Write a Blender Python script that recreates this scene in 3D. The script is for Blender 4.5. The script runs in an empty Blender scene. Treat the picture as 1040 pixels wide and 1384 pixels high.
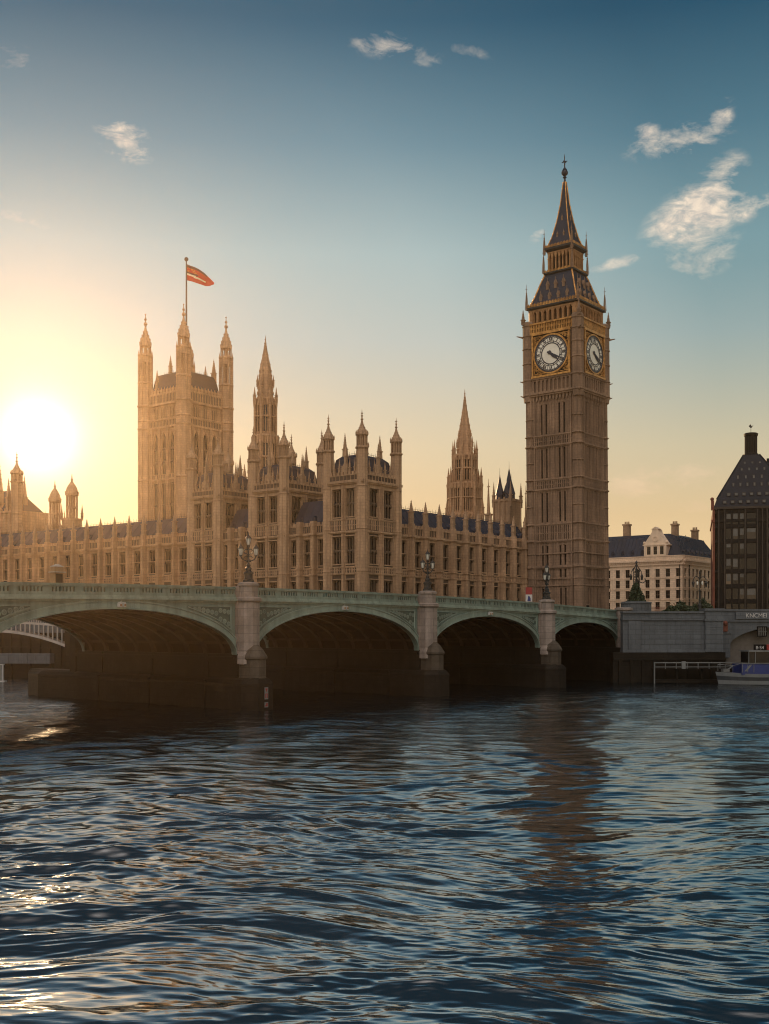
import bpy, bmesh, math, random
import numpy as np
from mathutils import Vector, Matrix
random.seed(7)
R = math.radians
SC = bpy.context.scene
C = SC.collection
sin, cos, pi = math.sin, math.cos, math.pi

# ------------------------------------------------------------------ camera
CZ = 10.1
cd = bpy.data.cameras.new('camera'); cam = bpy.data.objects.new('camera', cd); C.objects.link(cam)
cam.location = (0, 0, CZ); cam.rotation_euler = (R(90), 0, 0)
cd.sensor_fit = 'VERTICAL'; cd.sensor_height = 36; cd.sensor_width = 36
cd.lens = 1500 / 1384 * 36
cd.shift_y = (850 - 692) / 1384
cd.clip_start = 0.5; cd.clip_end = 9000
SC.camera = cam

# ------------------------------------------------------------------ sky, sun, exposure
SUN_AZ, SUN_EL = R(-17.6), R(11.6)          # azimuth from +Y towards +X
SUNV = Vector((sin(SUN_AZ) * cos(SUN_EL), cos(SUN_AZ) * cos(SUN_EL), sin(SUN_EL)))
SC.view_settings.view_transform = 'Standard'; SC.view_settings.look = 'None'
SC.view_settings.exposure = 0.17; SC.view_settings.gamma = 1
SC.cycles.use_denoising = True; SC.cycles.filter_width = 1.1
SC.cycles.max_bounces = 6; SC.cycles.diffuse_bounces = 3; SC.cycles.glossy_bounces = 3
SC.cycles.volume_bounces = 0; SC.cycles.transparent_max_bounces = 8
SC.cycles.sample_clamp_indirect = 4.0; SC.cycles.sample_clamp_direct = 12.0
SC.cycles.caustics_reflective = False; SC.cycles.caustics_refractive = False

sl = bpy.data.lights.new('sun', 'SUN'); sl.energy = 3.0; sl.angle = R(0.5); sl.color = (1.0, 0.62, 0.32)
so = bpy.data.objects.new('sun', sl); C.objects.link(so)
so.rotation_euler = SUNV.to_track_quat('Z', 'Y').to_euler(); so.location = (0, 0, 300)


class NT:
    """small helper to wire shader nodes"""
    def __init__(s, tree): s.t = tree; s.n = tree.nodes; s.l = tree.links
    def node(s, typ, **kw):
        n = s.n.new(typ)
        for k, v in kw.items(): setattr(n, k, v)
        return n
    def put(s, sock, v):
        if isinstance(v, bpy.types.NodeSocket): s.l.new(v, sock)
        elif v is not None: sock.default_value = v
    def m(s, op, a=None, b=None, c=None, clamp=False):
        n = s.n.new('ShaderNodeMath'); n.operation = op; n.use_clamp = clamp
        for i, v in enumerate((a, b, c)):
            if v is not None: s.put(n.inputs[i], v)
        return n.outputs[0]
    def ramp(s, fac, stops, interp='LINEAR'):
        n = s.n.new('ShaderNodeValToRGB'); e = n.color_ramp.elements; n.color_ramp.interpolation = interp
        while len(e) < len(stops): e.new(0.5)
        for k, (p, c) in enumerate(stops): e[k].position = p; e[k].color = tuple(c) + ((1,) if len(c) == 3 else ())
        s.put(n.inputs[0], fac); return n.outputs[0]
    def mix(s, fac, a, b, blend='MIX'):
        n = s.n.new('ShaderNodeMix'); n.data_type = 'RGBA'; n.blend_type = blend
        s.put(n.inputs[0], fac)
        for k, v in ((6, a), (7, b)):
            if isinstance(v, (tuple, list)): v = tuple(v) + ((1,) if len(v) == 3 else ())
            s.put(n.inputs[k], v)
        return n.outputs[2]
    def noise(s, vec, scale, detail=4, rough=0.55, dist=0.0):
        n = s.n.new('ShaderNodeTexNoise'); n.inputs['Scale'].default_value = scale
        n.inputs['Detail'].default_value = detail; n.inputs['Roughness'].default_value = rough
        n.inputs['Distortion'].default_value = dist
        if vec is not None: s.l.new(vec, n.inputs['Vector'])
        return n.outputs[0]


def make_world():
    w = bpy.data.worlds.new('World'); SC.world = w; w.use_nodes = True
    t = NT(w.node_tree); t.n.clear()
    out = t.node('ShaderNodeOutputWorld'); bg = t.node('ShaderNodeBackground')
    t.l.new(bg.outputs[0], out.inputs[0])
    sky = t.node('ShaderNodeTexSky'); sky.sky_type = 'NISHITA'; sky.sun_disc = False
    sky.sun_elevation = SUN_EL; sky.sun_rotation = SUN_AZ; sky.air_density = 1.0; sky.dust_density = 2.0; sky.ozone_density = 1.5
    tc = t.node('ShaderNodeTexCoord'); d = tc.outputs['Generated']
    sep = t.node('ShaderNodeSeparateXYZ'); t.l.new(d, sep.inputs[0])
    x, y, z = sep.outputs
    el = t.m('ARCSINE', z); az = t.m('ARCTAN2', x, y)
    # tone of the evening air over height: warm near the horizon, deep teal overhead
    tint = t.ramp(t.m('MULTIPLY', z, 1.0, clamp=True), SKY['grad'])
    col = t.mix(SKY['nish'], tint, t.mix(1.0, sky.outputs[0], SKY['ntint'], 'MULTIPLY'))
    dot = t.node('ShaderNodeVectorMath'); dot.operation = 'DOT_PRODUCT'
    t.l.new(d, dot.inputs[0]); dot.inputs[1].default_value = GLOWV
    cth = t.m('MAXIMUM', dot.outputs['Value'], 0.0)
    for n, c in SKY['glow']:
        g = t.m('POWER', cth, n)
        col = t.mix(1.0, col, t.mix(g, (0, 0, 0), c), 'ADD')
    # the part of the sky away from the sun is darker
    far = t.m('SUBTRACT', 1.0, dot.outputs['Value'])
    ff = t.m('MULTIPLY', t.m('SUBTRACT', far, 0.065), 10.0, clamp=True)
    ff = t.m('MULTIPLY', ff, t.m('MULTIPLY', t.m('SUBTRACT', z, 0.10), 5.0, clamp=True))
    col = t.mix(ff, col, t.mix(1.0, col, SKY['fartint'], 'MULTIPLY'))
    # added bright lobe high behind the viewer, fill light for the shaded fronts
    d2 = t.node('ShaderNodeVectorMath'); d2.operation = 'DOT_PRODUCT'
    t.l.new(d, d2.inputs[0]); d2.inputs[1].default_value = tuple(Vector((-.14, -.56, .80)).normalized())
    lobe = t.m('POWER', t.m('MAXIMUM', d2.outputs['Value'], 0.0), 6.0)
    col = t.mix(1.0, col, t.mix(lobe, (0, 0, 0), SKY['back']), 'ADD')
    # clouds, each a ragged patch at its own azimuth and elevation
    cb = t.node('ShaderNodeCombineXYZ'); t.l.new(az, cb.inputs[0]); t.l.new(el, cb.inputs[1]); cb.inputs[2].default_value = 3.7
    mpc = t.node('ShaderNodeMapping'); mpc.inputs['Rotation'].default_value = (0, 0, R(-16)); mpc.inputs['Scale'].default_value = (.62, 1.25, 1); t.l.new(cb.outputs[0], mpc.inputs[0])
    nz = t.noise(mpc.outputs[0], 30.0, 10, 0.64, 0.6)
    nz2 = t.noise(mpc.outputs[0], 90.0, 8, 0.65, 0.5)
    nn = t.m('ADD', t.m('MULTIPLY', nz, 0.72), t.m('MULTIPLY', nz2, 0.28))
    total = None
    for (px, py, rx, ry, ang, dens, cut) in CLOUDS:
        dv = Vector(((px - 520) / 1500, 1, (850 - py) / 1500)).normalized()
        a0 = math.atan2(dv.x, dv.y); e0 = math.asin(dv.z)
        da = t.m('SUBTRACT', az, a0); de = t.m('SUBTRACT', el, e0)
        ca, sa = cos(R(ang)), sin(R(ang))
        u = t.m('ADD', t.m('MULTIPLY', da, ca), t.m('MULTIPLY', de, sa))
        v = t.m('SUBTRACT', t.m('MULTIPLY', de, ca), t.m('MULTIPLY', da, sa))
        u = t.m('DIVIDE', u, rx * 1.2 / 1500); v = t.m('DIVIDE', v, ry * 1.2 / 1500)
        r2 = t.m('ADD', t.m('MULTIPLY', u, u), t.m('MULTIPLY', v, v))
        env = t.m('SUBTRACT', 1.0, t.m('SQRT', r2))
        k = t.m('ADD', t.m('MULTIPLY', env, 0.56), t.m('MULTIPLY', t.m('SUBTRACT', nn, cut + 0.11), 3.3))
        k = t.m('MULTIPLY', t.m('MULTIPLY', k, 1.7, clamp=True), t.m('MULTIPLY', env, 2.2, clamp=True))
        k = t.m('MULTIPLY', k, dens)
        total = k if total is None else t.m('MAXIMUM', total, k)
    shade = t.ramp(nz2, [(0.3, SKY['cl0']), (0.65, SKY['cl1'])])
    lowc = t.mix(t.m('MULTIPLY', el, 3.6, clamp=True), SKY['cllow'], shade)
    col = t.mix(total, col, lowc)
    t.l.new(col, bg.inputs[0]); bg.inputs[1].default_value = SKY['strength']


_gd = Vector(((52 - 520) / 1500, 1, (850 - 590) / 1500)).normalized()
GLOWV = tuple(_gd)
K = 10.0        # colours below are scene radiance; the background runs at strength 0.1
def k_(r, g, b): return (r * K, g * K, b * K)
SKY = dict(strength=0.1, nish=0.006, ntint=(1.6, 1.35, 1.1), fartint=(0.50, 0.66, 0.72), back=k_(2.05, 1.74, 1.56),
           grad=[(0.0, k_(.95, .66, .34)), (.10, k_(.66, .50, .285)), (.16, k_(.62, .53, .36)), (.25, k_(.44, .49, .46)), (.32, k_(.34, .45, .46)),
                 (.40, k_(.14, .255, .315)), (.48, k_(.028, .112, .180)), (.62, k_(.020, .042, .060)), (1.0, k_(.016, .034, .048))],
           glow=[(3000, k_(.9, 1.1, 1.0)), (420, k_(.08, .14, .14))],
           cl0=k_(.55, .48, .43), cl1=k_(.95, .78, .60), cllow=k_(.78, .50, .27))
CLOUDS = [  # px, py, half width, half height, tilt, density, cut
    (944, 288, 72, 36, 24, .85, .37), (972, 250, 42, 26, 40, .85, .38), (1018, 270, 48, 22, 16, .8, .40), (915, 188, 70, 22, 4, .6, .46), (876, 184, 20, 16, 0, .75, .40),
    (975, 157, 17, 26, -10, .6, .44), (928, 352, 75, 34, 14, .5, .47), (935, 338, 40, 16, 14, .55, .44), (842, 354, 44, 8, 8, .5, .42),
    (168, 188, 38, 24, -25, .8, .42), (520, 62, 46, 15, -6, .55, .45), (575, 78, 34, 14, -6, .35, .45), (632, 68, 34, 10, -15, .3, .45),
    (24, 296, 40, 10, -8, .5, .45), (24, 78, 30, 18, 0, .28, .45), (730, 316, 16, 9, 25, .6, .40),
    (850, 655, 60, 22, -4, .4, .44), (928, 645, 60, 20, -10, .45, .44), (885, 640, 40, 14, 0, .35, .44), (940, 685, 40, 10, 0, .3, .44)]
make_world()

# ------------------------------------------------------------------ materials
def mat(name, base, rough=0.8, metal=0.0, var=0.25, scale=0.6, bump=0.0, bscale=3.0, courses=0.0, streak=0.0, spec=0.5, dirt=None):
    m = bpy.data.materials.new(name); m.use_nodes = True
    t = NT(m.node_tree); p = t.n['Principled BSDF']
    tc = t.node('ShaderNodeTexCoord'); v = tc.outputs['Object']
    n1 = t.noise(v, scale, 6, 0.6)
    n2 = t.noise(v, scale * 9, 3, 0.6)
    f = t.m('ADD', t.m('MULTIPLY', n1, 0.7), t.m('MULTIPLY', n2, 0.3))
    lo = tuple(c * (1 - var) for c in base); hi = tuple(min(1, c * (1 + var)) for c in base)
    col = t.ramp(f, [(0.32, lo), (0.68, hi)])
    h = f
    pt = t.noise(v, scale * .22, 3, 0.55)                # cleaned and sooty patches
    col = t.mix(t.m('MULTIPLY', t.m('SUBTRACT', pt, 0.42, clamp=True), var * 9, clamp=True), col, t.mix(1.0, col, (.66, .62, .58), 'MULTIPLY'))
    if streak:
        mp = t.node('ShaderNodeMapping'); mp.inputs['Scale'].default_value = (1.1, 1.1, 0.07); t.l.new(v, mp.inputs[0])
        s = t.noise(mp.outputs[0], 0.9, 5, 0.65)
        col = t.mix(t.m('MULTIPLY', t.m('SUBTRACT', s, 0.45, clamp=True), streak * 4, clamp=True), col, tuple(c * 0.35 for c in base))
    if courses:
        sep = t.node('ShaderNodeSeparateXYZ'); t.l.new(v, sep.inputs[0])
        row = t.m('DIVIDE', sep.outputs[2], courses)
        fr = t.m('FRACT', row); j = t.m('LESS_THAN', fr, 0.09)
        fl = t.m('FLOOR', row)
        hx = t.m('ADD', t.m('DIVIDE', t.m('ADD', sep.outputs[0], sep.outputs[1]), courses * 2.2), t.m('MULTIPLY', fl, 0.5))
        j2 = t.m('LESS_THAN', t.m('FRACT', hx), 0.05)
        wn = t.node('ShaderNodeTexWhiteNoise'); wn.noise_dimensions = '2D'
        cb = t.node('ShaderNodeCombineXYZ'); t.l.new(t.m('FLOOR', hx), cb.inputs[0]); t.l.new(fl, cb.inputs[1]); t.l.new(cb.outputs[0], wn.inputs['Vector'])
        col = t.mix(t.m('MULTIPLY', wn.outputs['Value'], 0.35), col, tuple(c * 0.62 for c in base))
        jj = t.m('MAXIMUM', j, j2)
        col = t.mix(t.m('MULTIPLY', jj, 0.55), col, tuple(c * 0.4 for c in base))
        h = t.m('SUBTRACT', h, t.m('MULTIPLY', jj, 0.6))
    if dirt:
        sep2 = t.node('ShaderNodeSeparateXYZ'); t.l.new(v, sep2.inputs[0])
        zz = t.m('ADD', sep2.outputs[2], t.m('MULTIPLY', n1, 1.2))
        col = t.mix(t.m('LESS_THAN', zz, dirt[0]), col, dirt[1])
    t.put(p.inputs['Base Color'], col)
    p.inputs['Roughness'].default_value = rough; p.inputs['Metallic'].default_value = metal
    p.inputs['Specular IOR Level'].default_value = spec
    if bump:
        b = t.node('ShaderNodeBump'); b.inputs['Strength'].default_value = bump; b.inputs['Distance'].default_value = 0.08
        if courses: t.l.new(h, b.inputs['Height'])
        else: t.l.new(t.noise(v, bscale, 5, 0.6), b.inputs['Height'])
        t.l.new(b.outputs[0], p.inputs['Normal'])
    return m

M = {}
M['stone'] = mat('palace_limestone', (.46, .305, .19), .85, var=.40, scale=.25, courses=.62, bump=.4, streak=.8)
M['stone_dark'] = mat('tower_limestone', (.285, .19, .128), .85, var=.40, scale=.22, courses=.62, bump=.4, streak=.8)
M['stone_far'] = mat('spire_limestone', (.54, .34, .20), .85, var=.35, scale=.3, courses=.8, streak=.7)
M['stone_shade'] = mat('recess_shaded_limestone', (.075, .05, .034), .85, var=.4, scale=.4)  # dark tone paints recess shade into panels, parapets and window spandrels
M['roof_dark'] = mat('dark_metal_roof', (.010, .013, .022), .6, var=.4, scale=.6, courses=.6, spec=.25)
M['slate'] = mat('roof_slate', (.018, .026, .050), .55, var=.4, scale=.8, courses=.45, bump=.3, streak=.3)
M['roof_iron'] = mat('cast_iron_roof', (.010, .016, .036), .5, var=.45, scale=.9, courses=.55, bump=.3, streak=.3)
M['gold'] = mat('gilding', (.52, .27, .08), .42, metal=.5, var=.6, scale=1.6, bump=.5, bscale=4)
M['gold_stone'] = mat('gilded_stone', (.34, .19, .085), .6, metal=.2, var=.4, scale=1.3, bump=.4, bscale=4)
M['iron'] = mat('dark_iron', (.025, .026, .026), .5, metal=.3, var=.4, scale=2)
M['glass'] = mat('window_glass', (.008, .008, .010), .12, var=.5, scale=.35, bump=.25, bscale=.9, spec=.35)
def vary_panes(m):
    t = NT(m.node_tree); p = t.n['Principled BSDF']; oi = t.node('ShaderNodeObjectInfo')
    t.put(p.inputs['Base Color'], t.ramp(oi.outputs['Random'], [(0, (.006, .006, .008)), (.70, (.012, .011, .011)), (.84, (.05, .04, .032)), (.95, (.16, .115, .075))], 'CONSTANT'))  # a few panes get a paler warm base colour in place of reflections
vary_panes(M['glass'])
M['black'] = mat('dark_void', (.010, .009, .009), .8, var=.3, spec=.1)
M['lead'] = mat('lead_bars', (.11, .078, .052), .8, var=.3, scale=1)
M['opal'] = mat('opal_glass', (.72, .72, .66), .35, var=.10, scale=1.2)
M['numeral'] = mat('numeral_paint', (.015, .02, .04), .5, var=.3)
M['green'] = mat('bridge_green_paint', (.155, .225, .195), .45, var=.22, scale=.5, streak=.75, bump=.15, bscale=2)
M['green_light'] = mat('bridge_pale_green_paint', (.22, .30, .26), .45, var=.2, scale=.5, streak=.6)
M['green_shade'] = mat('bridge_shaded_green', (.045, .08, .065), .5, var=.25, scale=1)  # darker green carrying the shade of baluster slots and spandrel recesses
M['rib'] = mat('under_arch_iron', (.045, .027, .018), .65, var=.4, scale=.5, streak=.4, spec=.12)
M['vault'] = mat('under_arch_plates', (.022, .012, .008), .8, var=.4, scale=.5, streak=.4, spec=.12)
M['granite'] = mat('pier_granite', (.30, .25, .22), .75, var=.3, scale=1.0, courses=1.05, bump=.35, streak=.6)
M['granite_mid'] = mat('weathered_pier_stone', (.10, .085, .068), .75, var=.35, scale=.8, courses=1.05, bump=.4, streak=.6, spec=.12)
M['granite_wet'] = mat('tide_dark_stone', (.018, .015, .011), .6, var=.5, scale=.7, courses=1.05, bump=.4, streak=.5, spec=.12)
M['emb'] = mat('embankment_granite', (.105, .12, .135), .75, var=.22, scale=.6, courses=.9, bump=.35, streak=.5)
M['cream'] = mat('cream_stone', (.86, .66, .48), .8, var=.12, scale=.3, courses=.6, streak=.2)
M['cream_trim'] = mat('cream_trim_stone', (.88, .70, .52), .8, var=.12, scale=.5, streak=.25)
M['bronze'] = mat('dark_bronze', (.007, .006, .006), .55, var=.4, scale=.7, streak=.4, spec=.2)
M['bronze_rib'] = mat('bronze_fin', (.045, .036, .03), .5, spec=.25, var=.3, scale=.7, streak=.3)
M['red_edge'] = mat('red_lit_wall_and_trim', (.16, .05, .03), .8, var=.25, scale=1)
M['pane_pale'] = mat('pale_blind', (.085, .09, .095), .25, var=.35, scale=.4)
M['hull_white'] = mat('hull_pale_paint', (.17, .185, .19), .45, var=.12, scale=1, streak=.2)
M['asphalt'] = mat('asphalt', (.05, .05, .05), .9, var=.2, scale=2)
M['soil'] = mat('paving_ground', (.16, .14, .12), .9, var=.3, scale=.2)
M['white'] = mat('white_paint', (.5, .5, .49), .5, var=.12, scale=1, streak=.25)
M['navy'] = mat('blue_paint', (.010, .026, .15), .4, var=.2, scale=1)
M['hull_dark'] = mat('hull_dark_paint', (.02, .025, .03), .4, var=.3, scale=1)
M['red'] = mat('red_paint', (.26, .02, .018), .5, var=.2, scale=1)
M['grey'] = mat('grey_steel', (.17, .18, .18), .5, metal=.2, var=.2, scale=1, streak=.3)
M['pale'] = mat('pale_painted_steel', (.40, .37, .34), .6, var=.15, scale=.5, streak=.3)
M['skin'] = mat('skin', (.48, .29, .20), .6, var=.08)
M['hair'] = mat('hair', (.03, .02, .015), .7, var=.3)
for _n, _c in dict(coat_black=(.02, .02, .022), coat_rust=(.36, .10, .05), coat_pale=(.62, .52, .45), coat_tan=(.30, .19, .10), coat_blue=(.04, .06, .12), trousers=(.03, .032, .04)).items():
    M[_n] = mat('cloth_' + _n, _c, .9, var=.2, scale=4)


def leaf_material(name, base):
    m = bpy.data.materials.new(name); m.use_nodes = True
    t = NT(m.node_tree); p = t.n['Principled BSDF']
    g = t.node('ShaderNodeNewGeometry')
    col = t.ramp(g.outputs['Random Per Island'], [(0, tuple(c * .5 for c in base)), (1, tuple(c * 1.6 for c in base))])
    t.put(p.inputs['Base Color'], col); p.inputs['Roughness'].default_value = .6
    return m
M['leaf'] = leaf_material('dark_leaves', (.035, .05, .022))


# ------------------------------------------------------------------ mesh helpers
class MB:
    """collects shapes; build() links them as ONE mesh object"""
    def __init__(s): s.v = []; s.f = []; s.mi = []; s.cur = 0; s.T = lambda x, y, z: (x, y, z)
    def world(s): s.T = lambda x, y, z: (x, y, z); return s
    def frame(s, ox, oy, ang):
        c, n = cos(ang), sin(ang)
        s.T = lambda u, d, z: (ox + u * c + d * n, oy + u * n - d * c, z)
        return s
    def add(s, pts, faces):
        b = len(s.v); s.v += [s.T(*p) for p in pts]
        for f in faces: s.f.append([b + i for i in f]); s.mi.append(s.cur)
    def hexa(s, p): s.add(p, [(0, 1, 2, 3), (7, 6, 5, 4), (0, 4, 5, 1), (1, 5, 6, 2), (2, 6, 7, 3), (3, 7, 4, 0)])
    def box(s, x0, x1, y0, y1, z0, z1):
        s.hexa([(x0, y0, z0), (x1, y0, z0), (x1, y1, z0), (x0, y1, z0), (x0, y0, z1), (x1, y0, z1), (x1, y1, z1), (x0, y1, z1)])
    def loft(s, rings, cap=True, close=True):
        n = len(rings[0]); pts = [p for r in rings for p in r]; fs = []
        for k in range(len(rings) - 1):
            for i in range(n if close else n - 1):
                j = (i + 1) % n; fs.append((k * n + i, k * n + j, (k + 1) * n + j, (k + 1) * n + i))
        if cap: fs.append(tuple(range(n))[::-1]); fs.append(tuple((len(rings) - 1) * n + i for i in range(n)))
        s.add(pts, fs)
    def prism(s, poly, z0, z1): s.loft([[(x, y, z0) for x, y in poly], [(x, y, z1) for x, y in poly]])
    def lathe(s, x, y, prof, n=8, rot=None):
        rot = pi / n if rot is None else rot
        s.loft([[(x + r * cos(rot + 2 * pi * k / n), y + r * sin(rot + 2 * pi * k / n), z) for k in range(n)] for r, z in prof])
    def tube(s, p, q, r, n=5, r2=None):
        p, q = Vector(p), Vector(q); d = (q - p).normalized()
        a = d.orthogonal().normalized(); b = d.cross(a); r2 = r if r2 is None else r2
        s.loft([[tuple(o + (a * cos(2 * pi * k / n) + b * sin(2 * pi * k / n)) * rr) for k in range(n)] for o, rr in ((p, r), (q, r2))])
    def path(s, pts, r, n=5):
        for a, b in zip(pts[:-1], pts[1:]): s.tube(a, b, r, n)
    def ext(s, poly, d0, d1):           # polygon in (u, z), pulled along the second axis
        s.loft([[(u, d0, z) for u, z in poly], [(u, d1, z) for u, z in poly]])
    def ball(s, x, y, z, r, n=8, sz=1.0):
        s.loft([[(x + r * sin(pi * j / 6) * cos(2 * pi * k / n), y + r * sin(pi * j / 6) * sin(2 * pi * k / n), z - r * sz * cos(pi * j / 6)) for k in range(n)] for j in range(1, 6)])
    def ring(s, u, d, z, r, w, dep, n=20):  # flat ring in the wall plane
        for k in range(n):
            a, b = 2 * pi * k / n, 2 * pi * (k + 1) / n
            q = [(u + rr * cos(t), z + rr * sin(t)) for rr, t in ((r - w, a), (r, a), (r, b), (r - w, b))]
            s.ext(q, d, d + dep)
    def mesh(s, name, mats):
        me = bpy.data.meshes.new(name); me.from_pydata(s.v, [], s.f)
        for m in (mats if isinstance(mats, (list, tuple)) else [mats]): me.materials.append(m)
        me.polygons.foreach_set('material_index', s.mi)
        bm = bmesh.new(); bm.from_mesh(me); bmesh.ops.recalc_face_normals(bm, faces=bm.faces); bm.to_mesh(me); bm.free()
        return me
    def build(s, name, mats, parent=None, loc=(0, 0, 0), rotz=0):
        return put(name, s.mesh(name, mats), parent, loc, rotz)


def put(name, me, parent=None, loc=(0, 0, 0), rotz=0):
    o = bpy.data.objects.new(name, me); C.objects.link(o); o.location = loc; o.rotation_euler = (0, 0, rotz)
    if parent: o.parent = parent
    return o
def tag(o, label, cat, group=None):
    o['label'] = label; o['category'] = cat
    if group: o['group'] = group
    return o
def thing(name, label, cat, loc=(0, 0, 0), rotz=0, group=None):
    o = bpy.data.objects.new(name, None); C.objects.link(o); o.location = loc; o.rotation_euler = (0, 0, rotz)
    return tag(o, label, cat, group)
def struct(name, mb, m): o = mb.build(name, m); o['kind'] = 'structure'; return o
CACHE = {}
def cached(key, fn):
    if key not in CACHE: CACHE[key] = fn()
    return CACHE[key]
def X(px, Y): return (px - 520) / 1500 * Y
def Z(py, Y): return CZ + (850 - py) / 1500 * Y
def sq(h, c=0.0, cx=0, cy=0):
    if c <= 0: return [(cx - h, cy - h), (cx + h, cy - h), (cx + h, cy + h), (cx - h, cy + h)]
    a = h - c
    return [(cx - a, cy - h), (cx + a, cy - h), (cx + h, cy - a), (cx + h, cy + a), (cx + a, cy + h), (cx - a, cy + h), (cx - h, cy + a), (cx - h, cy - a)]
def copy_tree(o, parent=None):
    c = o.copy(); C.objects.link(c); c.parent = parent
    for ch in o.children: copy_tree(ch, c)
    return c

# ------------------------------------------------------------------ ground, water
PYAW = R(-38)
PC = (-4.24, 212.0)                       # north-east corner of the palace; local x runs toward the clock tower side, local y inland
def PL(x, y):
    c, s = cos(PYAW), sin(PYAW)
    return (PC[0] + x * c - y * s, PC[1] + x * s + y * c)

def make_ground():
    g = MB()
    poly = [PL(-330, -6), PL(5, -6), PL(5, 37), PL(40, 37), (50, 211.5), (70, 216), (150, 226), (420, 240), (900, 900), (500, 1450), (-900, 1450), (-900, 700)]
    g.prism(poly, -0.7, 12.4)
    struct('ground', g, M['soil'])
make_ground()


def make_water():
    rng = np.random.default_rng(11)
    ox, oy = 0.0, -24.0
    rows = []
    r = 40.0
    while r < 1650:                       # spacing follows what the eye resolves
        rows.append(r); d = r + oy
        r += min(max(0.045, 1.15 * d * d / 15150.0 * 0.42), 12 if d > 300 else 1.1)
    rows = np.array([24.2, 30.0] + rows)
    an = np.concatenate([np.linspace(-72, -22, 70, endpoint=False), np.linspace(-22, 22, 520), np.linspace(22, 72, 71)[1:]])
    A, RR = np.meshgrid(np.radians(an), rows)
    x = ox + RR * np.sin(A); y = oy + RR * np.cos(A)
    step = np.gradient(rows)[:, None]
    h = np.zeros_like(x); dx = np.zeros_like(x); dy = np.zeros_like(x)
    # slow warp keeps crests from lining up
    wx = x + 2.2 * np.sin(y * .13 + x * .07) + .7 * np.sin(x * .31 - y * .23 + 1.3)
    wy = y + 1.6 * np.sin(x * .14 + .5) + 1.1 * np.sin(x * .23 + y * .09 + 2.1) + .5 * np.sin(x * .47 - y * .31)
    gust = .95 + .24 * np.sin(x * .045 + y * .03 + 1) + .20 * np.sin(x * .13 - y * .11 + 2.6) + .12 * np.sin(x * .31 + y * .27)
    N = 150
    lam = np.exp(rng.uniform(np.log(.30), np.log(5.4), N))
    th = rng.normal(0.05, .27, N) + np.where(rng.random(N) < .10, rng.normal(0, .6, N), 0)
    ph = rng.uniform(0, 2 * pi, N)
    for L, t, p in zip(lam, th, ph):
        k = 2 * pi / L
        slope = .037 * (1.35 if 1.2 < L < 5.5 else (1.05 if L < .7 else 1.1))
        a = slope / k * WAVE
        fade = np.clip((L / step - 2.2) / 2.2, 0, 1)
        q = k * (wx * np.sin(t) + wy * np.cos(t)) + p
        h += a * fade * gust * np.sin(q)
        dx += a * fade * gust * .55 * np.sin(t) * np.cos(q); dy += a * fade * gust * .55 * np.cos(t) * np.cos(q)
    far = np.clip((RR - 420) / 200, 0, 1)
    h *= 1 - far
    x = x + dx * (1 - far); y = y + dy * (1 - far)
    nr, nc = x.shape
    co = np.stack([x, y, h], -1).reshape(-1, 3).astype(np.float32)
    i = np.arange(nr - 1)[:, None] * nc + np.arange(nc - 1)[None, :]
    q = np.stack([i, i + 1, i + nc + 1, i + nc], -1).reshape(-1, 4).astype(np.int32)
    me = bpy.data.meshes.new('water'); me.vertices.add(len(co)); me.vertices.foreach_set('co', co.ravel())
    me.loops.add(q.size); me.loops.foreach_set('vertex_index', q.ravel())
    me.polygons.add(len(q)); me.polygons.foreach_set('loop_start', np.arange(0, q.size, 4, dtype=np.int32))
    me.polygons.foreach_set('loop_total', np.full(len(q), 4, dtype=np.int32))
    me.polygons.foreach_set('use_smooth', np.ones(len(q), dtype=bool))
    me.update(); me.validate()
    m = bpy.data.materials.new('river_water'); m.use_nodes = True
    t = NT(m.node_tree); p = t.n['Principled BSDF']
    p.inputs['Base Color'].default_value = (.003, .007, .010, 1); p.inputs['Roughness'].default_value = .03; p.inputs['IOR'].default_value = 4.6; p.inputs['Specular Tint'].default_value = (.92, .97, 1.0, 1)
    p.inputs['Specular IOR Level'].default_value = .62
    tc = t.node('ShaderNodeTexCoord')
    mp = t.node('ShaderNodeMapping'); mp.inputs['Scale'].default_value = (.28, 1.6, 1); mp.inputs['Rotation'].default_value = (0, 0, .12); t.l.new(tc.outputs['Object'], mp.inputs[0])
    n1 = t.noise(mp.outputs[0], 1.5, 4, .5, .8)
    n2 = t.noise(mp.outputs[0], 9.0, 3, .55, .5)
    b1 = t.node('ShaderNodeBump'); b1.inputs['Distance'].default_value = .16; t.l.new(n1, b1.inputs['Height'])
    b2 = t.node('ShaderNodeBump'); b2.inputs['Strength'].default_value = .05; b2.inputs['Distance'].default_value = .03; t.l.new(n2, b2.inputs['Height'])
    sp = t.node('ShaderNodeSeparateXYZ'); t.l.new(tc.outputs['Object'], sp.inputs[0])
    ruf = t.m('MULTIPLY_ADD', t.m('MULTIPLY', t.m('SUBTRACT', sp.outputs[1], 65.0), 1 / 70.0, clamp=True), .55, .10)   # rougher water in the wind by the piers
    t.l.new(ruf, b1.inputs['Strength'])
    t.l.new(b1.outputs[0], b2.inputs['Normal']); t.l.new(b2.outputs[0], p.inputs['Normal'])
    me.materials.append(m)
    o = put('river_water', me); o['kind'] = 'structure'
WAVE = .43
make_water()

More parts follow.
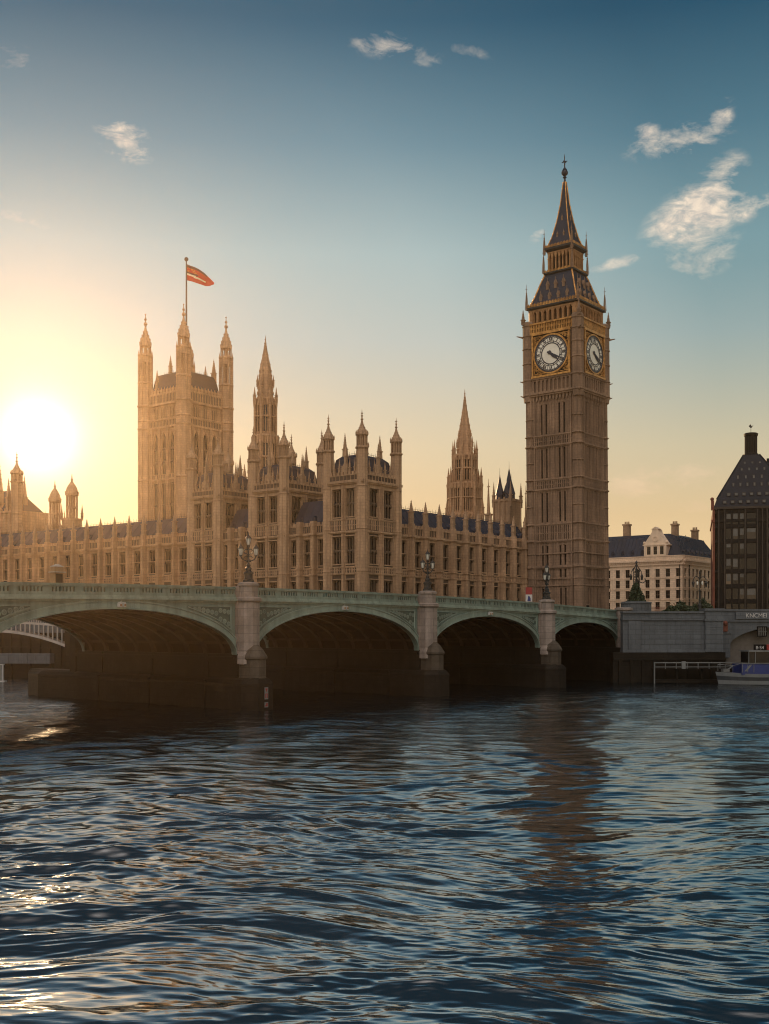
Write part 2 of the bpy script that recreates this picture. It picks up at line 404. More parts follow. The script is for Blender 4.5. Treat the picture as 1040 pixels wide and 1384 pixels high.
# ------------------------------------------------------------------ gothic building kit
def window_mesh(w, h, lights, transoms=(.5,), pointed=True, dep=(.34, .62), bar=.15):
    b = MB()
    y0, y1 = dep
    n = lights
    for k in range(1, n):
        x = -w / 2 + w * k / n
        b.box(x - bar / 2, x + bar / 2, y0, y1, 0, h)
    for tz in transoms: b.box(-w / 2, w / 2, y0 + .04, y1, h * tz - bar * .6, h * tz + bar * .6)
    lw = w / n
    if pointed:
        for k in range(n):
            cx = -w / 2 + lw * (k + .5)
            for zz in [h] + [h * tz - bar * .6 for tz in transoms]:
                rise = lw * .62
                for sg in (-1, 1):       # stone fill above each light leaves a pointed head
                    b.ext([(cx + sg * lw / 2, zz - rise), (cx + sg * lw / 2, zz), (cx, zz), (cx + sg * lw * .2, zz - rise * .45)], y0 + .02, y1)
    if not b.v: b.box(-w / 2, w / 2, y0, y1, h - .1, h)
    g = MB(); g.box(-w / 2, w / 2, y1 + .02, y1 + .05, 0, h)
    return b.mesh('window', M['lead']), g.mesh('pane', M['glass'])


def add_window(root, fr, u, z, w, h, lights, transoms=(.5,), d=0.0, pointed=True, bar=.15, dep=(.34, .62)):
    ox, oy, ang = fr
    me, gl = cached(('win', round(w, 2), round(h, 2), lights, transoms, pointed, bar, dep), lambda: window_mesh(w, h, lights, transoms, pointed, dep, bar))
    px = ox + u * cos(ang) + d * sin(ang); py = oy + u * sin(ang) - d * cos(ang)
    o = put('window', me, root, (px, py, z), ang)
    put('pane', gl, o)
    return o


def facade(b, root, fr, L, zb, zt, rows, bays, strings=(), bands=(), butt=(), bw=.85, bd=.55, rec=.9, butt_top=None, lights=3, wind=True, transoms=(.5,)):
    b.frame(*fr)
    prev = 0.0
    for c, w in bays:
        b.box(prev, c - w / 2, -rec, 0, zb, zt); prev = c + w / 2
        z = zb
        for z0, z1 in rows:
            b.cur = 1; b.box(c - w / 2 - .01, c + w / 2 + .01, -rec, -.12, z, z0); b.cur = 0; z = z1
            b.box(c - w / 2 - .12, c + w / 2 + .12, -.1, .12, z1 + .02, z1 + .2)      # hood mould
            b.box(c - w / 2 - .08, c + w / 2 + .08, -.1, .10, z0 - .22, z0 - .02)     # sill
            for sg in (-1, 1): b.box(c + sg * (w / 2 + .06) - .07, c + sg * (w / 2 + .06) + .07, -.1, .09, z0, z1 + .02)
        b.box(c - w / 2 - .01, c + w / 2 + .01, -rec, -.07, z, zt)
        for z0, z1, _sp in bands:                  # sunk tracery panels in the window bays
            k = max(3, int(w / .45))
            for q in range(k + 1): u = c - w / 2 + w * q / k; b.box(u - .05, u + .05, -.1, .06, z0, z1)
    b.box(prev, L, -rec, 0, zb, zt)
    ed = [0] + [e for c, w in bays for e in (c - w / 2, c + w / 2)] + [L]
    for a, c in zip(ed[::2], ed[1::2]):            # shafts and sunk panels on the piers between windows
        k = int((c - a) / .42)
        for q in range(1, k): u = a + (c - a) * q / k; b.box(u - .06, u + .06, -.05, .13, zb, zt - .3)
    for z, hh, p in strings:
        b.box(-p * .9, L + p * .9, -.2, p, z, z + hh)
        b.box(-p * .5, L + p * .5, -.2, p * .55, z - hh * .6, z + .01)
        for u in butt: b.box(u - bw / 2 - p * .7, u + bw / 2 + p * .7, 0, bd + p * .7, z - .004, z + hh + .004)
    for z0, z1, sp in bands:                                                           # blind panelling, its recess shade put into the dark stone colour
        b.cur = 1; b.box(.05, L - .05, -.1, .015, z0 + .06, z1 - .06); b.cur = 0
        n = max(1, int(L / sp))
        for k in range(n + 1):
            u = L * k / n
            b.box(u - .09, u + .09, -.1, .16, z0, z1)
        b.box(0, L, -.1, .09, (z0 + z1) / 2 - .06, (z0 + z1) / 2 + .06)
    for u in butt:
        top = butt_top or zt
        m = zb + (top - zb) * .45
        b.box(u - bw / 2, u + bw / 2, -.1, bd, zb, m)
        b.box(u - bw / 2 + .04, u + bw / 2 - .04, -.1, bd - .10, m, top)
        for s2 in (-1, 1):
            b.box(u + s2 * bw * .30 - .06, u + s2 * bw * .30 + .06, bd - .12, bd + .07, zb + .6, top - .5)
    if wind:
        for c, w in bays:
            for z0, z1 in rows: add_window(root, fr, c, z0, w, z1 - z0, lights, transoms)


def parapet(b, fr, L, z0, z1, d0=-.35, d1=.05, sp=1.0):
    b.frame(*fr)
    b.box(0, L, d0, d1, z0, z0 + (z1 - z0) * .62); b.cur = 1; b.box(0, L, d1 - .05, d1 + .012, z0 + .15, z0 + (z1 - z0) * .55); b.cur = 0
    n = max(2, int(L / sp))
    for k in range(n):
        u0 = L * k / n; u1 = L * (k + 1) / n
        b.box(u0 + (u1 - u0) * .18, u1 - (u1 - u0) * .18, d0 + .03, d1 - .03, z0 + (z1 - z0) * .55, z1)
        b.box(u0 - .05, u0 + .05, d1 - .02, d1 + .06, z0, z0 + (z1 - z0) * .62)
    b.box(0, L, d0 - .04, d1 + .10, z0 + (z1 - z0) * .58, z0 + (z1 - z0) * .68)


def turret_mesh(r, z0, z1, zl, zc, zf, n=8):
    """octagonal stair turret: shaft z0..z1, open lantern z1..zl, pointed cap zl..zc"""
    b = MB()
    b.lathe(0, 0, [(r, z0), (r, z1)], n)
    hgt = z1 - z0
    for k in range(n):
        a = pi / n + 2 * pi * k / n
        b.tube((r * cos(a), r * sin(a), z0), (r * cos(a), r * sin(a), z1 + (zl - z1) * .98), r * .11, 5)
    k = 0; z = z0 + 1.0
    while z < z1 - .4:
        b.lathe(0, 0, [(r * 1.10, z), (r * 1.16, z + .12), (r * 1.10, z + .25)], n); z += max(1.8, hgt / 4)
    b.lathe(0, 0, [(r * 1.05, z1 - .1), (r * 1.32, z1 + .15), (r * 1.32, z1 + .38), (r * .98, z1 + .5)], n)
    b.lathe(0, 0, [(r * .52, z1 + .3), (r * .52, zl)], n)
    for k in range(n):                      # lantern arches
        a = 2 * pi * k / n
        b.lathe(r * .80 * cos(a), r * .80 * sin(a), [(r * .14, z1 + .4), (r * .14, zl - .2)], 4)
    hh = zc - zl
    b.lathe(0, 0, [(r * .98, zl - .3), (r * 1.26, zl - .08), (r * 1.26, zl + .14), (r * 1.02, zl + .25)], n)
    b.lathe(0, 0, [(r * 1.06, zl + .1), (r * 1.0, zl + hh * .18), (r * .70, zl + hh * .42), (r * .34, zl + hh * .72), (r * .17, zc)], n)
    for k in range(n):                      # small gablets round the foot of the cap and crockets up its edges
        a = 2 * pi * k / n
        b.lathe(r * 1.08 * cos(a), r * 1.08 * sin(a), [(r * .17, zl), (r * .15, zl + hh * .16), (.02, zl + hh * .34)], 4)
        for q, rr in ((.32, .86), (.5, .60), (.68, .40)):
            b.ball(rr * r * cos(a + pi / n), rr * r * sin(a + pi / n), zl + hh * q, r * .09, 4)
    f = MB()
    fh = zf - zc
    f.lathe(0, 0, [(r * .16, zc - .1), (r * .12, zc + fh * .3), (r * .07, zc + fh * .7), (.025, zf)], 6)
    f.ball(0, 0, zc + fh * .12, r * .30, 6, .6); f.ball(0, 0, zc + fh * .42, r * .24, 6, .6)
    f.box(-r * .24, r * .24, -.04, .04, zc + fh * .62, zc + fh * .68); f.box(-.04, .04, -r * .24, r * .24, zc + fh * .62, zc + fh * .68)
    return b.mesh('turret', M['stone']), f.mesh('finial', M['stone'])


def add_turret(root, x, y, r, z0, z1, zl, zc, zf, mt=None, name='turret'):
    key = ('tur', r, round(z1 - z0, 2), round(zl - z0, 2), round(zc - z0, 2), round(zf - z0, 2), mt)
    def mk():
        a, f = turret_mesh(r, 0, z1 - z0, zl - z0, zc - z0, zf - z0)
        if mt: a.materials[0] = M[mt]; f.materials[0] = M[mt]
        return a, f
    a, f = cached(key, mk)
    o = put(name, a, root, (x, y, z0)); put('finial', f, o)
    return o


def pinnacle_mesh(w, h0, h1, mt='stone'):
    """square pinnacle: shaft to h0, crocketed spirelet to h1"""
    b = MB()
    b.prism(sq(w / 2), 0, h0)
    b.prism(sq(w * .62), h0 * .42, h0 * .47); b.prism(sq(w * .66), h0 - .14, h0 + .06)
    for sx, sy in ((0, -1), (1, 0), (0, 1), (-1, 0)):
        b.loft([[(sx * w * .3 - w * .28, sy * w * .3 - w * .28, h0), (sx * w * .3 + w * .28, sy * w * .3 - w * .28, h0), (sx * w * .3 + w * .28, sy * w * .3 + w * .28, h0), (sx * w * .3 - w * .28, sy * w * .3 + w * .28, h0)],
                [(sx * w * .3, sy * w * .3, h0 + w * .9)] * 4], cap=False)
    hs = h1 - h0
    b.loft([[(x, y, h0) for x, y in sq(w * .42)], [(x, y, h0 + hs * .86) for x, y in sq(w * .07)], [(x, y, h1) for x, y in sq(.03)]])
    for q in (.25, .42, .58, .72):
        rr = w * .42 * (1 - q * .98)
        for sx in (-1, 1):
            for sy in (-1, 1): b.ball(sx * rr, sy * rr, h0 + hs * q, w * .11, 4)
    b.ball(0, 0, h0 + hs * .86, w * .20, 5, .7); b.ball(0, 0, h0 + hs * .74, w * .16, 5, .7)
    return b.mesh('pinnacle', M[mt])


def add_pinnacle(root, x, y, z, w, h0, h1, mt='stone', rot=0.0):
    me = cached(('pin', w, h0, h1, mt), lambda: pinnacle_mesh(w, h0, h1, mt))
    return put('pinnacle', me, root, (x, y, z), rot)


def cresting(b, p, q, h=.7, sp=.55):
    p, q = Vector(p), Vector(q); n = max(1, int((q - p).length / sp))
    for k in range(n + 1):
        a = p.lerp(q, k / n)
        b.tube(a, a + Vector((0, 0, h if k % 2 else h * .6)), .05, 3, .025)
    b.tube(p + Vector((0, 0, h * .35)), q + Vector((0, 0, h * .35)), .035, 3)


# ------------------------------------------------------------------ pavilions of the palace
ZG = 11.9
LOW, MAIN, UPP = (14.9, 19.6), (22.7, 28.0), (31.8, 37.2)
def pavilion(label, x0, y0, wx, wy, lr=(3, 2)):
    root = thing('pavilion_tower', label, 'tower', PL(x0, y0) + (0,), PYAW, 'pinnacled pavilion towers of the palace')
    # local: x from -wx to 0, y from 0 to wy
    b = MB()
    b.box(-wx + .88, -.88, .88, wy - .88, ZG, 39.4)
    fr_l = (-wx, 0, 0.0); fr_r = (0, 0, pi / 2); fr_b = (0, wy, pi); fr_w = (-wx, wy, -pi / 2)
    st = [(20.7, .22, .22), (22.0, .2, .2), (28.75, .3, .32), (30.0 + 1.2, .2, .2), (38.3, .45, .5)]
    bn = [(20.95, 22.0, .62), (29.2, 31.1, .62)]
    lights = 3
    def bays(L, n, w, m):
        s = (L - 2 * m) / n
        return [(m + s * (k + .5), w) for k in range(n)]
    m = 1.35
    nb_l = 2; nb_r = 2
    wl = (wx - 2 * m) / nb_l * .70; wr = (wy - 2 * m) / nb_r * .66
    facade(b, root, fr_l, wx, ZG, 38.4, [LOW, MAIN, UPP], bays(wx, nb_l, round(wl, 2), m), st, bn, [wx / 2], lights=lr[0], bw=.6, bd=.3)
    st2 = [(z + .006, h + .005, p) for z, h, p in st]
    facade(b, root, fr_r, wy, ZG, 38.4, [LOW, MAIN, UPP], bays(wy, nb_r, round(wr, 2), m), st2, bn, [wy / 2], lights=lr[0], bw=.7, bd=.3)
    facade(b, root, fr_b, wx, ZG, 38.4, [], [], st, bn, [wx / 2], wind=False)
    facade(b, root, fr_w, wy, ZG, 38.4, [UPP], bays(wy, nb_r, round(wr, 2), m), st2, bn, [wy / 2], lights=lr[0], bw=.6, bd=.3)
    for f, L in ((fr_l, wx), (fr_r, wy), (fr_b, wx), (fr_w, wy)): parapet(b, f, L, 38.7, 40.5, sp=.9)
    b.build('wall', [M['stone'], M['stone_shade']], root)
    # four corner turrets rise the full height
    for (x, y) in ((-wx + .45, .45), (-.45, .45), (-.45, wy - .45), (-wx + .45, wy - .45)):
        add_turret(root, x, y, 1.02, ZG, 44.6, 47.3, 50.0, 52.2)
    # steep slate roof with a flat ridge and iron cresting
    rf = MB()
    i0, i1 = .7, 1.7
    rf.loft([[(-wx + i0, i0, 39.3), (-i0, i0, 39.3), (-i0, wy - i0, 39.3), (-wx + i0, wy - i0, 39.3)],
             [(-wx + i1, i1 - .4, 43.2), (-i1, i1 - .4, 43.2), (-i1, wy - i1 + .4, 43.2), (-wx + i1, wy - i1 + .4, 43.2)],
             [(-wx + i1 + .9, i1 + .5, 44.0), (-i1 - .9, i1 + .5, 44.0), (-i1 - .9, wy - i1 - .5, 44.0), (-wx + i1 + .9, wy - i1 - .5, 44.0)]])
    ro = rf.build('roof', M['slate'], root)
    cr = MB(); q = [(-wx + i1 + .9, i1 + .5, 44), (-i1 - .9, i1 + .5, 44), (-i1 - .9, wy - i1 - .5, 44), (-wx + i1 + .9, wy - i1 - .5, 44)]
    for k in range(4): cresting(cr, q[k], q[(k + 1) % 4])
    cr.build('cresting', M['iron'], ro)
    # dormers with pinnacled gables, and pinnacles behind the parapet
    for (x, y, rot) in ((-wx / 2, .75, 0), (-.75, wy / 2, pi / 2), (-wx / 2, wy - .75, 0), (-wx + .75, wy / 2, pi / 2)):
        d = cached('dormer', dormer_mesh); o = put('dormer', d, root, (x, y, 39.2), rot)
        add_pinnacle(root, x, y, 40.4, .55, 3.2, 6.0, rot=rot)
    for k in (.22, .36, .64, .78):
        add_pinnacle(root, -wx * k, .35, 39.8, .36, 1.5, 3.3); add_pinnacle(root, -.35, wy * k, 39.8, .36, 1.5, 3.3)
    for (x, y) in ((-wx / 2 - 1.6, 2.2), (-wx / 2 + 1.6, 2.2), (-2.2, wy / 2 - 2), (-2.2, wy / 2 + 2)): add_pinnacle(root, x, y, 42.4, .4, 1.6, 4.0)
    for (x, y) in ((-wx + 2.9, 2.6), (-2.9, 2.6), (-2.9, wy - 2.6), (-wx + 2.9, wy - 2.6)):
        add_pinnacle(root, x, y, 42.0, .7, 3.4, 6.6)
    return root
def dormer_mesh():
    b = MB(); b.box(-.55, .55, -.3, .5, 0, 2.1)
    b.ext([(-.7, 2.1), (.7, 2.1), (0, 3.5)], -.36, .5)
    b.box(-.30, .30, -.34, -.28, .6, 1.9)
    b.box(-.75, -.5, -.45, .1, 0, 2.6); b.box(.5, .75, -.45, .1, 0, 2.6)
    return b.mesh('dormer', M['stone'])
pavilion('stone corner pavilion tower with four tall pinnacled turrets, nearest to the bridge', 0, 0, 9.4, 11.7)
pavilion('middle stone pavilion tower with pinnacled turrets, between the two lower roofed links', -20.4, 0, 9.6, 12.5)
pavilion('hazy stone pavilion tower with slate roof, in front of the flag tower', -39.6, 0, 9.2, 12.0)


# ------------------------------------------------------------------ palace ranges
def wing(label, x0, y0, L, nb, yaw=0.0, depth=11.0, ridge=35.6, pin=True, lights=3, wfrac=.58, pin_h=(2.6, 5.0), cap=31.2, pin_w=.8, halfbay=False, mt='stone'):
    wx, wy = PL(x0, y0)
    root = thing('palace_wing', label, 'building', (wx, wy, 0), PYAW + yaw)
    b = MB(); b.box(.3, L - .3, .88, depth, ZG, 30.5)
    s = L / nb
    bays = [(s * (k + .5), round(s * wfrac, 2)) for k in range(nb)]
    butt = [s * k for k in range(0 if halfbay else 1, nb + (1 if halfbay else 0))]
    st = [(20.7, .22, .22), (22.0, .2, .2), (28.75, .35, .38)]
    bn = [(20.95, 22.0, .62), (25.2, 25.4, 1.1)]
    facade(b, root, (0, 0, 0), L, ZG, 29.3, [LOW, MAIN], bays, st, bn, butt, lights=lights, bw=1.0, bd=1.15, butt_top=31.5)
    b.frame(0, 0, 0)
    n = int(L / .55)                                       # pierced parapet: panels, then merlons
    b.box(0, L, -.4, -.05, 29.2, cap - .5); b.cur = 1; b.box(0, L, -.06, -.03, 29.3, cap - .65); b.cur = 0
    for k in range(n + 1):
        u = L * k / n; b.box(u - .06, u + .06, -.2, .05, 29.2, cap - .4)
    b.box(0, L, -.46, .12, cap - .62, cap - .42)
    n = int(L / 1.1)
    for k in range(n):
        u = L * (k + .5) / n; b.box(u - .33, u + .33, -.38, 0, cap - .45, cap + .1)
    b.world(); b.build('wall', [M[mt], M['stone_shade']], root)
    if pin:
        for u in butt: add_pinnacle(root, u, -.45, 31.3, pin_w, pin_h[0], pin_h[1])
    r = MB()
    r.loft([[(-.02, 1.1, 30.4), (L + .02, 1.1, 30.4), (L + .02, depth - .4, 30.4), (-.02, depth - .4, 30.4)],
            [(-.02, depth * .42, ridge), (L + .02, depth * .42, ridge), (L + .02, depth * .6, ridge), (-.02, depth * .6, ridge)]])
    for k in range(nb + 1):                                # lead rolls give the slope its seams
        for q in (0, .5):
            u = min(L, s * (k + q)); r.tube((u, 1.15, 30.5), (u, depth * .42 + .02, ridge + .03), .09, 4)
    ro = r.build('roof', M['slate'], root)
    c = MB(); cresting(c, (0, depth * .42, ridge), (L, depth * .42, ridge), .8, .6); c.build('cresting', M['iron'], ro)
    for k in range(nb):                                    # small roof dormers
        if L < 14 or k % 2 == 0:
            dm = cached('roof_vent', lambda: roof_vent()); put('roof_dormer', dm, root, (s * (k + .5), 1.9, 31.0))
    return root
def roof_vent():
    b = MB(); b.box(-.45, .45, -.2, 1.2, 0, 1.1); b.ext([(-.55, 1.1), (.55, 1.1), (0, 1.9)], -.26, 1.6); b.box(-.28, .28, -.24, -.18, .25, 1.0)
    return b.mesh('roof_dormer', M['slate'])
wing('low stone link with blue slate roof between the corner pavilion and the middle pavilion', -20.4 - .0, 1.2, 11.0, 3, ridge=36.2, pin=False, wfrac=.62)
wing('low hazy stone link with slate roof between the middle pavilion and the leftmost pavilion', -39.6, 1.2, 9.6, 3, ridge=36.0, pin=False, wfrac=.62)
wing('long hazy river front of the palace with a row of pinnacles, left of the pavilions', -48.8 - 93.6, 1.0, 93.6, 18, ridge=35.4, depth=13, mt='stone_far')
wing('stone range with blue slate roof between the corner pavilion and the clock tower', -1.2, 11.7, 54.56, 11, yaw=pi / 2, ridge=35.2, depth=12, wfrac=.60, halfbay=False)

# ------------------------------------------------------------------ clock tower
BBC = (43.5, 261.6)
ROMAN = ['XII', 'I', 'II', 'III', 'IIII', 'V', 'VI', 'VII', 'VIII', 'IX', 'X', 'XI']
def numeral_ring(r, d):
    """twelve roman numerals, bottoms toward the centre, as strokes in the dial plane"""
    b = MB()
    for k, s in enumerate(ROMAN):
        a = pi / 2 - 2 * pi * k / 12
        hgt = r * .19; wd = {'I': .055 * r, 'V': .13 * r, 'X': .13 * r}
        tot = sum(wd[c] for c in s); pos = -tot / 2
        rad = (cos(a), sin(a)); tan = (sin(a), -cos(a))
        def pt(u, v): return (rad[0] * (r * .80 + v) + tan[0] * u, rad[1] * (r * .80 + v) + tan[1] * u)
        def stroke(u0, v0, u1, v1, w):
            p, q = Vector(pt(u0, v0)), Vector(pt(u1, v1)); n = (q - p).normalized(); n = Vector((-n.y, n.x)) * w / 2
            b.ext([tuple(p + n), tuple(p - n), tuple(q - n), tuple(q + n)], d - .03, d)
        for c in s:
            w = wd[c]; cu = pos + w / 2; pos += w; T = .042 * r
            if c == 'I': stroke(cu, -hgt / 2, cu, hgt / 2, T)
            if c == 'V': stroke(cu - w * .36, hgt / 2, cu, -hgt / 2, T); stroke(cu + w * .36, hgt / 2, cu, -hgt / 2, T * .7)
            if c == 'X': stroke(cu - w * .36, hgt / 2, cu + w * .36, -hgt / 2, T); stroke(cu + w * .36, hgt / 2, cu - w * .36, -hgt / 2, T * .7)
    for rr, w in ((1.0, .075), (.905, .03), (.685, .03), (.60, .055)): b.ring(0, d - .03, 0, r * rr, r * w, .035, 36)
    for k in range(60):
        a = 2 * pi * k / 60; w = .010 * r if k % 5 else .02 * r
        p, q = Vector((cos(a), sin(a))) * r * .905, Vector((cos(a), sin(a))) * r * .96; n = Vector((-sin(a), cos(a))) * w
        b.ext([tuple(p + n), tuple(p - n), tuple(q - n), tuple(q + n)], d - .025, d)
    for k in range(12):                     # spokes of the iron frame
        a = 2 * pi * (k + .5) / 12
        p, q = Vector((cos(a), sin(a))) * r * .59, Vector((cos(a), sin(a))) * r * .69; n = Vector((-sin(a), cos(a))) * .022 * r
        b.ext([tuple(p + n), tuple(p - n), tuple(q - n), tuple(q + n)], d - .025, d)
        for q2 in (.70, .905):
            p = Vector((cos(a), sin(a))) * r * q2
            q = Vector((cos(a), sin(a))) * r * (q2 - .0) ; 
        p, q = Vector((cos(a), sin(a))) * r * .69, Vector((cos(a), sin(a))) * r * .90; n = Vector((-sin(a), cos(a))) * .010 * r
        b.ext([tuple(p + n), tuple(p - n), tuple(q - n), tuple(q + n)], d - .02, d)
    return b


def hand_mesh(ln, w, tail):
    b = MB()
    b.ext([(-w * .5, -tail), (w * .5, -tail), (w * .8, -tail * .4), (w * .45, 0), (w * .62, ln * .35), (w * .38, ln * .7), (0, ln), (-w * .38, ln * .7), (-w * .62, ln * .35), (-w * .45, 0), (-w * .8, -tail * .4)], -.06, 0)
    return b


def clock_tower():
    root = thing('clock_tower', 'tall stone clock tower with gilded clock faces and a pointed iron spire', 'clock tower', BBC + (0,), PYAW)
    root.rotation_euler = (Matrix.Rotation(R(-0.5), 4, 'Y') @ Matrix.Rotation(PYAW, 4, 'Z')).to_euler()   # the tower leans a little
    hs, hc = 6.75, 7.15
    b = MB()
    cut = 1.15
    stages = [(12.0, 24.2), (24.4, 30.3), (34.6, 42.2), (44.9, 52.3), (55.1, 62.6)]
    belts = [(24.2, 24.8), (30.3, 34.5), (42.3, 44.9), (52.4, 55.1)]
    b.prism(sq(hs - .55), 11.9, 64)
    faces = [(-hs, -hs, 0.0), (hs, -hs, pi / 2), (hs, hs, pi), (-hs, hs, -pi / 2)]
    slots = [-2.95, -1.7, 1.7, 2.95]; sw = .5
    spans = [(15.0, 19.5), (22.0, 29.4), (34.9, 41.7), (45.1, 51.9), (55.3, 62.2)]
    L = 2 * hs
    for fi, fr in enumerate(faces):
        b.frame(*fr)
        e = .004 * fi
        x0 = cut
        prev = x0
        for sx in slots:
            c = hs + sx
            b.box(prev, c - sw / 2, -.6, 0, 11.9, 64); prev = c + sw / 2
            z = 11.9
            for z0, z1 in spans: b.box(c - sw / 2 - .01, c + sw / 2 + .01, -.6, -.05, z, z0); z = z1
            b.box(c - sw / 2 - .01, c + sw / 2 + .01, -.6, -.05, z, 64)
        b.box(prev, L - cut, -.6, 0, 11.9, 64)
        for sx in (-4.35, -3.62, -2.32, -1.05, -.35, .35, 1.05, 2.32, 3.62, 4.35):     # long vertical ribs
            u = hs + sx; b.box(u - .10, u + .10, -.05, .15, 12, 63.4)
        for sx in (-4.75, 4.75): u = hs + sx; b.box(u - .17, u + .17, -.05, .30, 12, 63.6)
        for z0, z1 in belts:
            for z, p, h in ((z0, .42, .38), (z1 - .3, .34, .3)):
                b.box(.9, L - .9, -.1, p, z + e, z + h + e); b.box(.9, L - .9, -.1, p * .5, z - .25, z + .02)
            if z1 - z0 > 1:
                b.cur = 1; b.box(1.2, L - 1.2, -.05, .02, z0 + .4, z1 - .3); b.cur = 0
                n = 22
                for k in range(n): u = 1.3 + (L - 2.6) * (k + .5) / n; b.box(u - .08, u + .08, -.05, .24, z0 + .4, z1 - .3)
                b.box(1.2, L - 1.2, -.05, .18, z0 + (z1 - z0) * .45, z0 + (z1 - z0) * .5)
        for z in (14.2, 20.0, 21.6, 27.4): b.box(.9, L - .9, -.1, .3, z + e, z + .28 + e)
        for z0, z1 in spans[1:]:                      # traceried heads of the panels
            for k in range(5):
                u = hs + (-4.0, -2.32, 0, 2.32, 4.0)[k]
                b.ext([(u - .6, z1 + .15), (u + .6, z1 + .15), (u, z1 + .75)], -.05, .1)
            zt = z0 + (z1 - z0) * .5
            for k in range(4): u = hs + (-4.0, -.7, .7, 4.0)[k]; b.box(u - .34, u + .34, -.05, .09, zt - .1, zt + .1)
        for k in range(12):                           # corbel row under the clock stage
            u = 1.5 + (L - 3.0) * (k + .5) / 12
            b.ext([(u - .34, 64.6), (u + .34, 64.6), (u + .2, 63.4), (u, 62.9), (u - .2, 63.4)], -.05, .42)
        for sx in slots:
            for z0, z1 in spans:
                w = cached(('slot', round(z1 - z0, 2)), lambda: slot_mesh(sw, z1 - z0)); put('window', w, root, (b.T(hs + sx, -.42, z0)), fr[2])
    b.world()
    for k in range(4):                                # octagonal corner buttresses
        a = pi / 4 + k * pi / 2; cx, cy = (hs - .75) * (1 if cos(a) > 0 else -1), (hs - .75) * (1 if sin(a) > 0 else -1)
        b.lathe(cx, cy, [(1.32, 11.9), (1.32, 24.3), (1.2, 24.5), (1.2, 64.2)], 8)
        for j in range(8):
            an = pi / 8 + j * pi / 4; b.tube((cx + 1.22 * cos(an), cy + 1.22 * sin(an), 12), (cx + 1.22 * cos(an), cy + 1.22 * sin(an), 64), .13, 4)
        for z0, z1 in belts:
            for z, h in ((z0, .38), (z1 - .3, .3)): b.lathe(cx, cy, [(1.38, z - .02), (1.62, z + .1), (1.62, z + h - .01), (1.3, z + h + .12)], 8)
        for z in (14.2, 20.0, 21.6, 27.4, 38.4, 48.6, 58.8): b.lathe(cx, cy, [(1.34, z + .02), (1.46, z + .09), (1.46, z + .2), (1.3, z + .3)], 8)
    b.build('shaft', [M['stone_dark'], M['stone_shade']], root)

    # clock stage
    c = MB()
    c.prism(sq(hc - .3), 64.0, 81.2)
    cf = [(-hc, -hc, 0.0), (hc, -hc, pi / 2), (hc, hc, pi), (-hc, hc, -pi / 2)]
    Lc = 2 * hc
    gold = MB()
    for fi, fr in enumerate(cf):
        c.frame(*fr); gold.frame(*fr); e = .004 * fi
        c.box(.8, Lc - .8, -.3, .55, 64.6 + e, 65.1 + e); c.box(.8, Lc - .8, -.3, .3, 64.2, 64.62)
        c.box(.8, Lc - .8, -.3, .3, 68.1 + e, 68.5 + e)
        n = 9
        for k in range(n + 1): u = 2.3 + (Lc - 4.6) * k / n; c.box(u - .22, u + .22, -.3, .12, 65.1, 68.1)
        for k in range(n):
            u = 2.3 + (Lc - 4.6) * (k + .5) / n
            c.ext([(u - .4, 67.4), (u - .4, 68.1), (u + .4, 68.1), (u + .4, 67.4), (u, 67.9)], -.3, .08)
        # frame round the dial
        q = 4.98
        for z0, z1, p in ((68.5, 68.95, .46), (78.35, 78.9, .5)): gold.box(hc - q - .15, hc + q + .15, -.3, p, z0 + e, z1 + e)
        for sg in (-1, 1):
            u0, u1 = sorted((hc + sg * q, hc + sg * (q - .36))); gold.box(u0, u1, -.3, .40, 68.95, 78.35)
            u0, u1 = sorted((hc + sg * (q - .5), hc + sg * (q - .62))); gold.box(u0, u1, -.3, .2, 69.2, 78.1)
        for z in (69.3, 78.0): gold.box(hc - q + .5, hc + q - .5, -.3, .2, z - .06, z + .06)
        gold.ring(hc, -.1, 73.65, 4.62, .34, .42, 40)
        rg = random.Random(3)
        for sx in (-1, 1):                            # gilded leaf carving in the four spandrels
            for sz in (-1, 1):
                for k in range(46):
                    u, z = rg.uniform(1.9, 4.5), rg.uniform(1.9, 4.5)
                    if u * u + z * z < 4.72 ** 2: continue
                    r = rg.uniform(.12, .26); gold.ring(hc + sx * u, -.12, 73.65 + sz * z, r, r * .45, .24, 7)
        # balustrade band above
        gold.box(.9, Lc - .9, -.3, .22, 78.9, 79.1)
        for k in range(26):
            u = 1.5 + (Lc - 3.0) * (k + .5) / 26; gold.box(u - .11, u + .11, -.3, .2, 79.1, 80.9)
            gold.ext([(u - .22, 80.2), (u, 79.95), (u + .22, 80.2), (u, 80.5)], -.3, .14)
        gold.box(.9, Lc - .9, -.3, .42, 80.9 + e, 81.25 + e); gold.box(.9, Lc - .9, -.3, .14, 79.9, 80.05)
        for k in range(3):
            for sg in (-1, 1): u = hc + sg * (5.15 + k * .28); c.box(u - .05, u + .05, -.3, .12, 68.5, 78.6)
    c.world()
    for k in range(4):
        sx, sy = (1, 1, -1, -1)[k], (1, -1, 1, -1)[k]; cx, cy = sx * (hc - .8), sy * (hc - .8)
        c.lathe(cx, cy, [(1.25, 63.2), (1.42, 64.4), (1.42, 81.6), (1.2, 82.0)], 8)
        for z in (64.6, 68.1, 72.0, 75.5, 78.5, 80.9): c.lathe(cx, cy, [(1.40, z - .1), (1.6, z + .05), (1.6, z + .25), (1.40, z + .4)], 8)
        for j in range(8):
            an = pi / 8 + j * pi / 4; c.tube((cx + 1.36 * cos(an), cy + 1.36 * sin(an), 64.4), (cx + 1.36 * cos(an), cy + 1.36 * sin(an), 81.6), .11, 4)
        g = .75                                       # gargoyle heads at the corners
